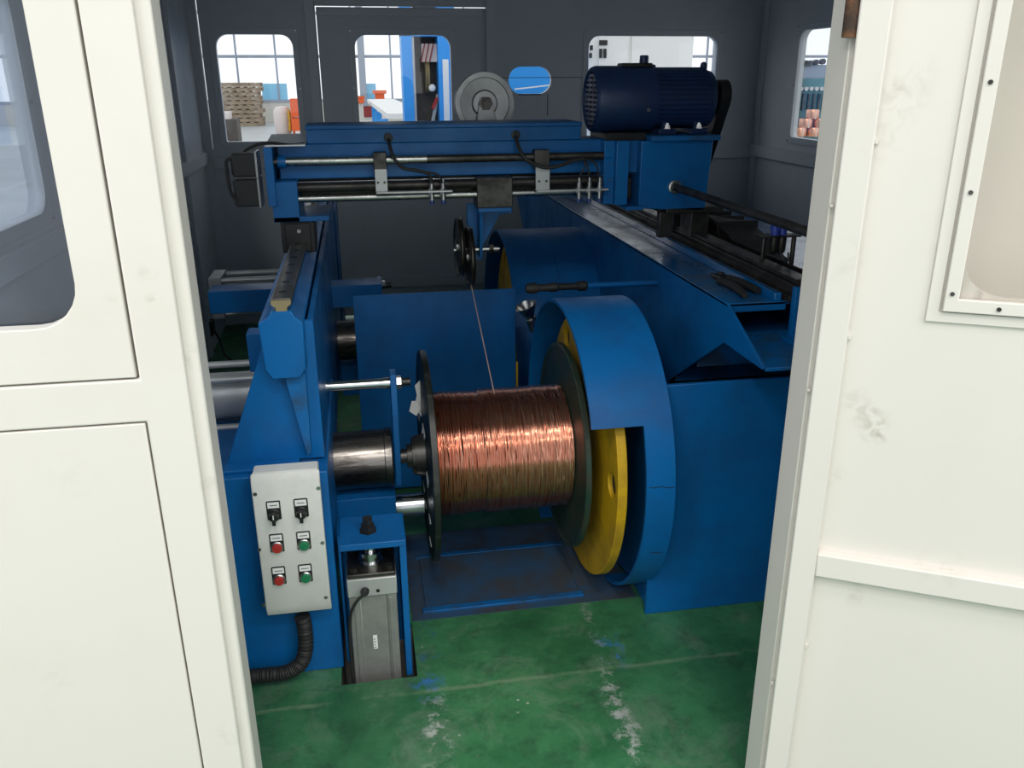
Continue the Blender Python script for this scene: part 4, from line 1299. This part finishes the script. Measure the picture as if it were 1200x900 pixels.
# white bench running into the hall
bn = thing('work_bench', (f_(460, 130, 14), 14, 0), 'long white work bench beside the blue machine', 'bench')
MB().bar((at(446, 118, Y=17).x, 17, at(446, 118, Y=17).z), (at(478, 136, Y=11).x, 11, at(478, 136, Y=11).z), .5, .06).build('top', 'hall_cabinet', bn)
for Y_ in (11.5, 14, 16.5):
    B('leg', 'hall_blue', bn, at(462, 125, Y=14).x - .3, at(462, 125, Y=14).x - .2, Y_, Y_ + .08, 0, 1.0)
# blue cabinet beyond the oval opening
bc = thing('blue_cabinet', (1.6, 7.4, 0), 'bright blue cabinet filling the view through the oval opening', 'cabinet')
B('body', 'hall_blue', bc, 1.0, 1.92, 7.4, 7.9, 0, 1.62)
B('top_trim', 'hall_blue', bc, .98, 1.94, 7.38, 7.92, 1.62, 1.645)
hb_ = [at(603, 104.5, Y=7.36), at(643, 100, Y=7.36)]
MB().bar(hb_[0], hb_[1], .01, .016, up=(0, 1, 0)).build('white_bar', 'paper', bc)  # thin white bar across the blue front

# white switch cabinets beyond the wide window
wY = 7.6
g_ = lambda px, Y=wY: at(px, 70, Y=Y).x
sc_ = thing('switch_cabinet', (g_(720), wY, 0), 'tall white switch cabinet with black meters beyond the wide window', 'cabinet')
B('body', 'hall_cabinet', sc_, g_(690), g_(736), wY, wY + .6, 0, 2.3)
B('door', 'hall_cabinet', sc_, g_(701), g_(735), wY - .015, wY, .1, 2.25)
for px_, py_ in ((704, 50), (707, 50), (710, 50), (704, 60), (709, 60), (704, 65), (709, 65), (693, 56), (692, 65)):
    p_ = at(px_, py_, Y=wY - .02)
    B('meter', 'black', sc_, p_.x - .014, p_.x + .012, wY - .03, wY - .014, p_.z - .02, p_.z + .02, .002)
wc_ = thing('white_cabinet', (g_(776), wY, 0), 'plain white cabinet with wide blank door beyond the wide window', 'cabinet')
B('body', 'hall_cabinet', wc_, g_(738), g_(814), wY + .05, wY + .65, 0, 2.3)
B('door', 'hall_cabinet', wc_, g_(741), g_(811), wY + .035, wY + .05, .1, 2.26)
B('handle', 'alu', wc_, g_(807), g_(808), wY + .01, wY + .035, 1.1, 1.3)

# bunching machine with copper coils beyond the right-hand window
def rw(px, py, X): return at(px, py, X=X)
bx_ = thing('stranding_machine', (5.0, 8.6, 0), 'teal stranding machine with rows of fittings and copper coils beyond the side window', 'machine')
RYY = 9.0
q_ = lambda px, py: at(px, py, Y=RYY)
a_, b_ = q_(926, 92), q_(975, 160)
B('body', 'hall_teal', bx_, a_.x, b_.x + .6, RYY, RYY + .8, 0, a_.z)
B('side_post', 'hall_blue', bx_, a_.x - .06, a_.x + .06, RYY - .05, RYY + .8, 0, a_.z - .15)
B('top_cover', 'hall_frame', bx_, a_.x + .1, b_.x + .5, RYY + .1, RYY + .7, a_.z, a_.z + .14)
for k in range(7):
    p_ = q_(936 + k * 6, 104)
    MB().cyl((p_.x, RYY, p_.z), (p_.x, RYY - .06, p_.z), .022, 10).build('nozzle', 'alu', bx_)
    MB().box(p_.x - .012, p_.x + .012, RYY - .03, RYY, p_.z - .22, p_.z - .05).build('lever', 'dark_steel', bx_)
for px_, py_ in ((948, 74), (953, 74), (960, 73), (968, 72)):
    p_ = q_(px_, py_)
    MB().cyl((p_.x, RYY + .1, p_.z), (p_.x, RYY + .05, p_.z), .03, 12).build('gauge', 'dark_steel', bx_)
for px_, py_, R_ in ((952, 133.5, .068), (944, 144, .068), (960, 144, .068), (937, 154.5, .068), (952.5, 154.5, .068), (968, 154.5, .068)):
    p_ = at(px_, py_, Y=8.7)
    c_ = thing('copper_coil', (p_.x, 8.7, p_.z - .05), 'copper wire coil ' + ('on top of the pile before the teal machine' if R_ and py_ < 140 else 'in the middle row of the pile before the teal machine' if py_ < 150 else 'in the bottom row of the pile before the teal machine'), 'coil', 'copper coils beyond the side window')
    MB().lathe((p_.x, 8.7, p_.z - .045), (0, 0, 1), [(0, R_ * .5), (0, R_), (.02, R_ * 1.06), (.07, R_ * 1.06), (.09, R_), (.09, R_ * .5)], 24, closed=True).build('wire_ring', 'copper_wire', c_)
    MB().box(p_.x - .004, p_.x + .004, 8.7 - R_ * 1.1, 8.7 - R_ * .98, p_.z - .05, p_.z + .05).build('tie', 'sack_white', c_)
tb = thing('coil_table', (5.1, 8.6, 0), 'low table carrying the copper coils', 'table')
p_ = at(952, 160, Y=8.7)
B('top', 'hall_wall', tb, p_.x - .35, p_.x + .55, 8.4, 9.0 - .06, p_.z - .09, p_.z - .05)
for xx in (p_.x - .33, p_.x + .50):
    for yy in (8.42, 8.88):
        B('leg', 'hall_frame', tb, xx, xx + .04, yy, yy + .04, 0, p_.z - .09)

# dark blue racking beyond the cell's left wall
lk = thing('storage_rack', (-3.2, 3.6, 0), 'dark blue storage rack standing outside the left wall window', 'rack')
for yy in (1.6, 3.2, 4.8, 6.4):
    B('upright', 'hall_frame', lk, -3.4, -3.3, yy, yy + .1, 0, 2.6)
    B('upright', 'hall_frame', lk, -4.3, -4.2, yy, yy + .1, 0, 2.6)
for zz in (.4, 1.2, 2.0):
    B('shelf', 'hall_frame', lk, -4.3, -3.3, 1.6, 6.5, zz, zz + .06)
for k in range(7):
    t = thing('storage_bin', (-3.7, 1.9 + k * .66, 1.26), 'dark blue bin on the rack outside the left wall window', 'bin', 'bins on the rack outside')
    B('bin', 'motor_blue', t, -4.1, -3.4, 1.75 + k * .66, 2.25 + k * .66, 1.26, 1.62, .01)
    B('front_lip', 'motor_blue', t, -3.4, -3.38, 1.75 + k * .66, 2.25 + k * .66, 1.26, 1.45, .002)
hl = thing('wall_hall_left', (-14, 10, 0), kind='structure')
MB().box(-14.2, -14, -3.5, HY, 0, 1.2).build('sill_wall', 'hall_wall', hl)
for k in range(16):
    B('mullion', 'hall_frame', hl, -14.1, -14.0, -3 + k * 2, -2.9 + k * 2, 1.2, 6, 0)
MB().box(-14.1, -14, -3.5, HY, 2.6, 2.7).build('transom', 'hall_frame', hl)
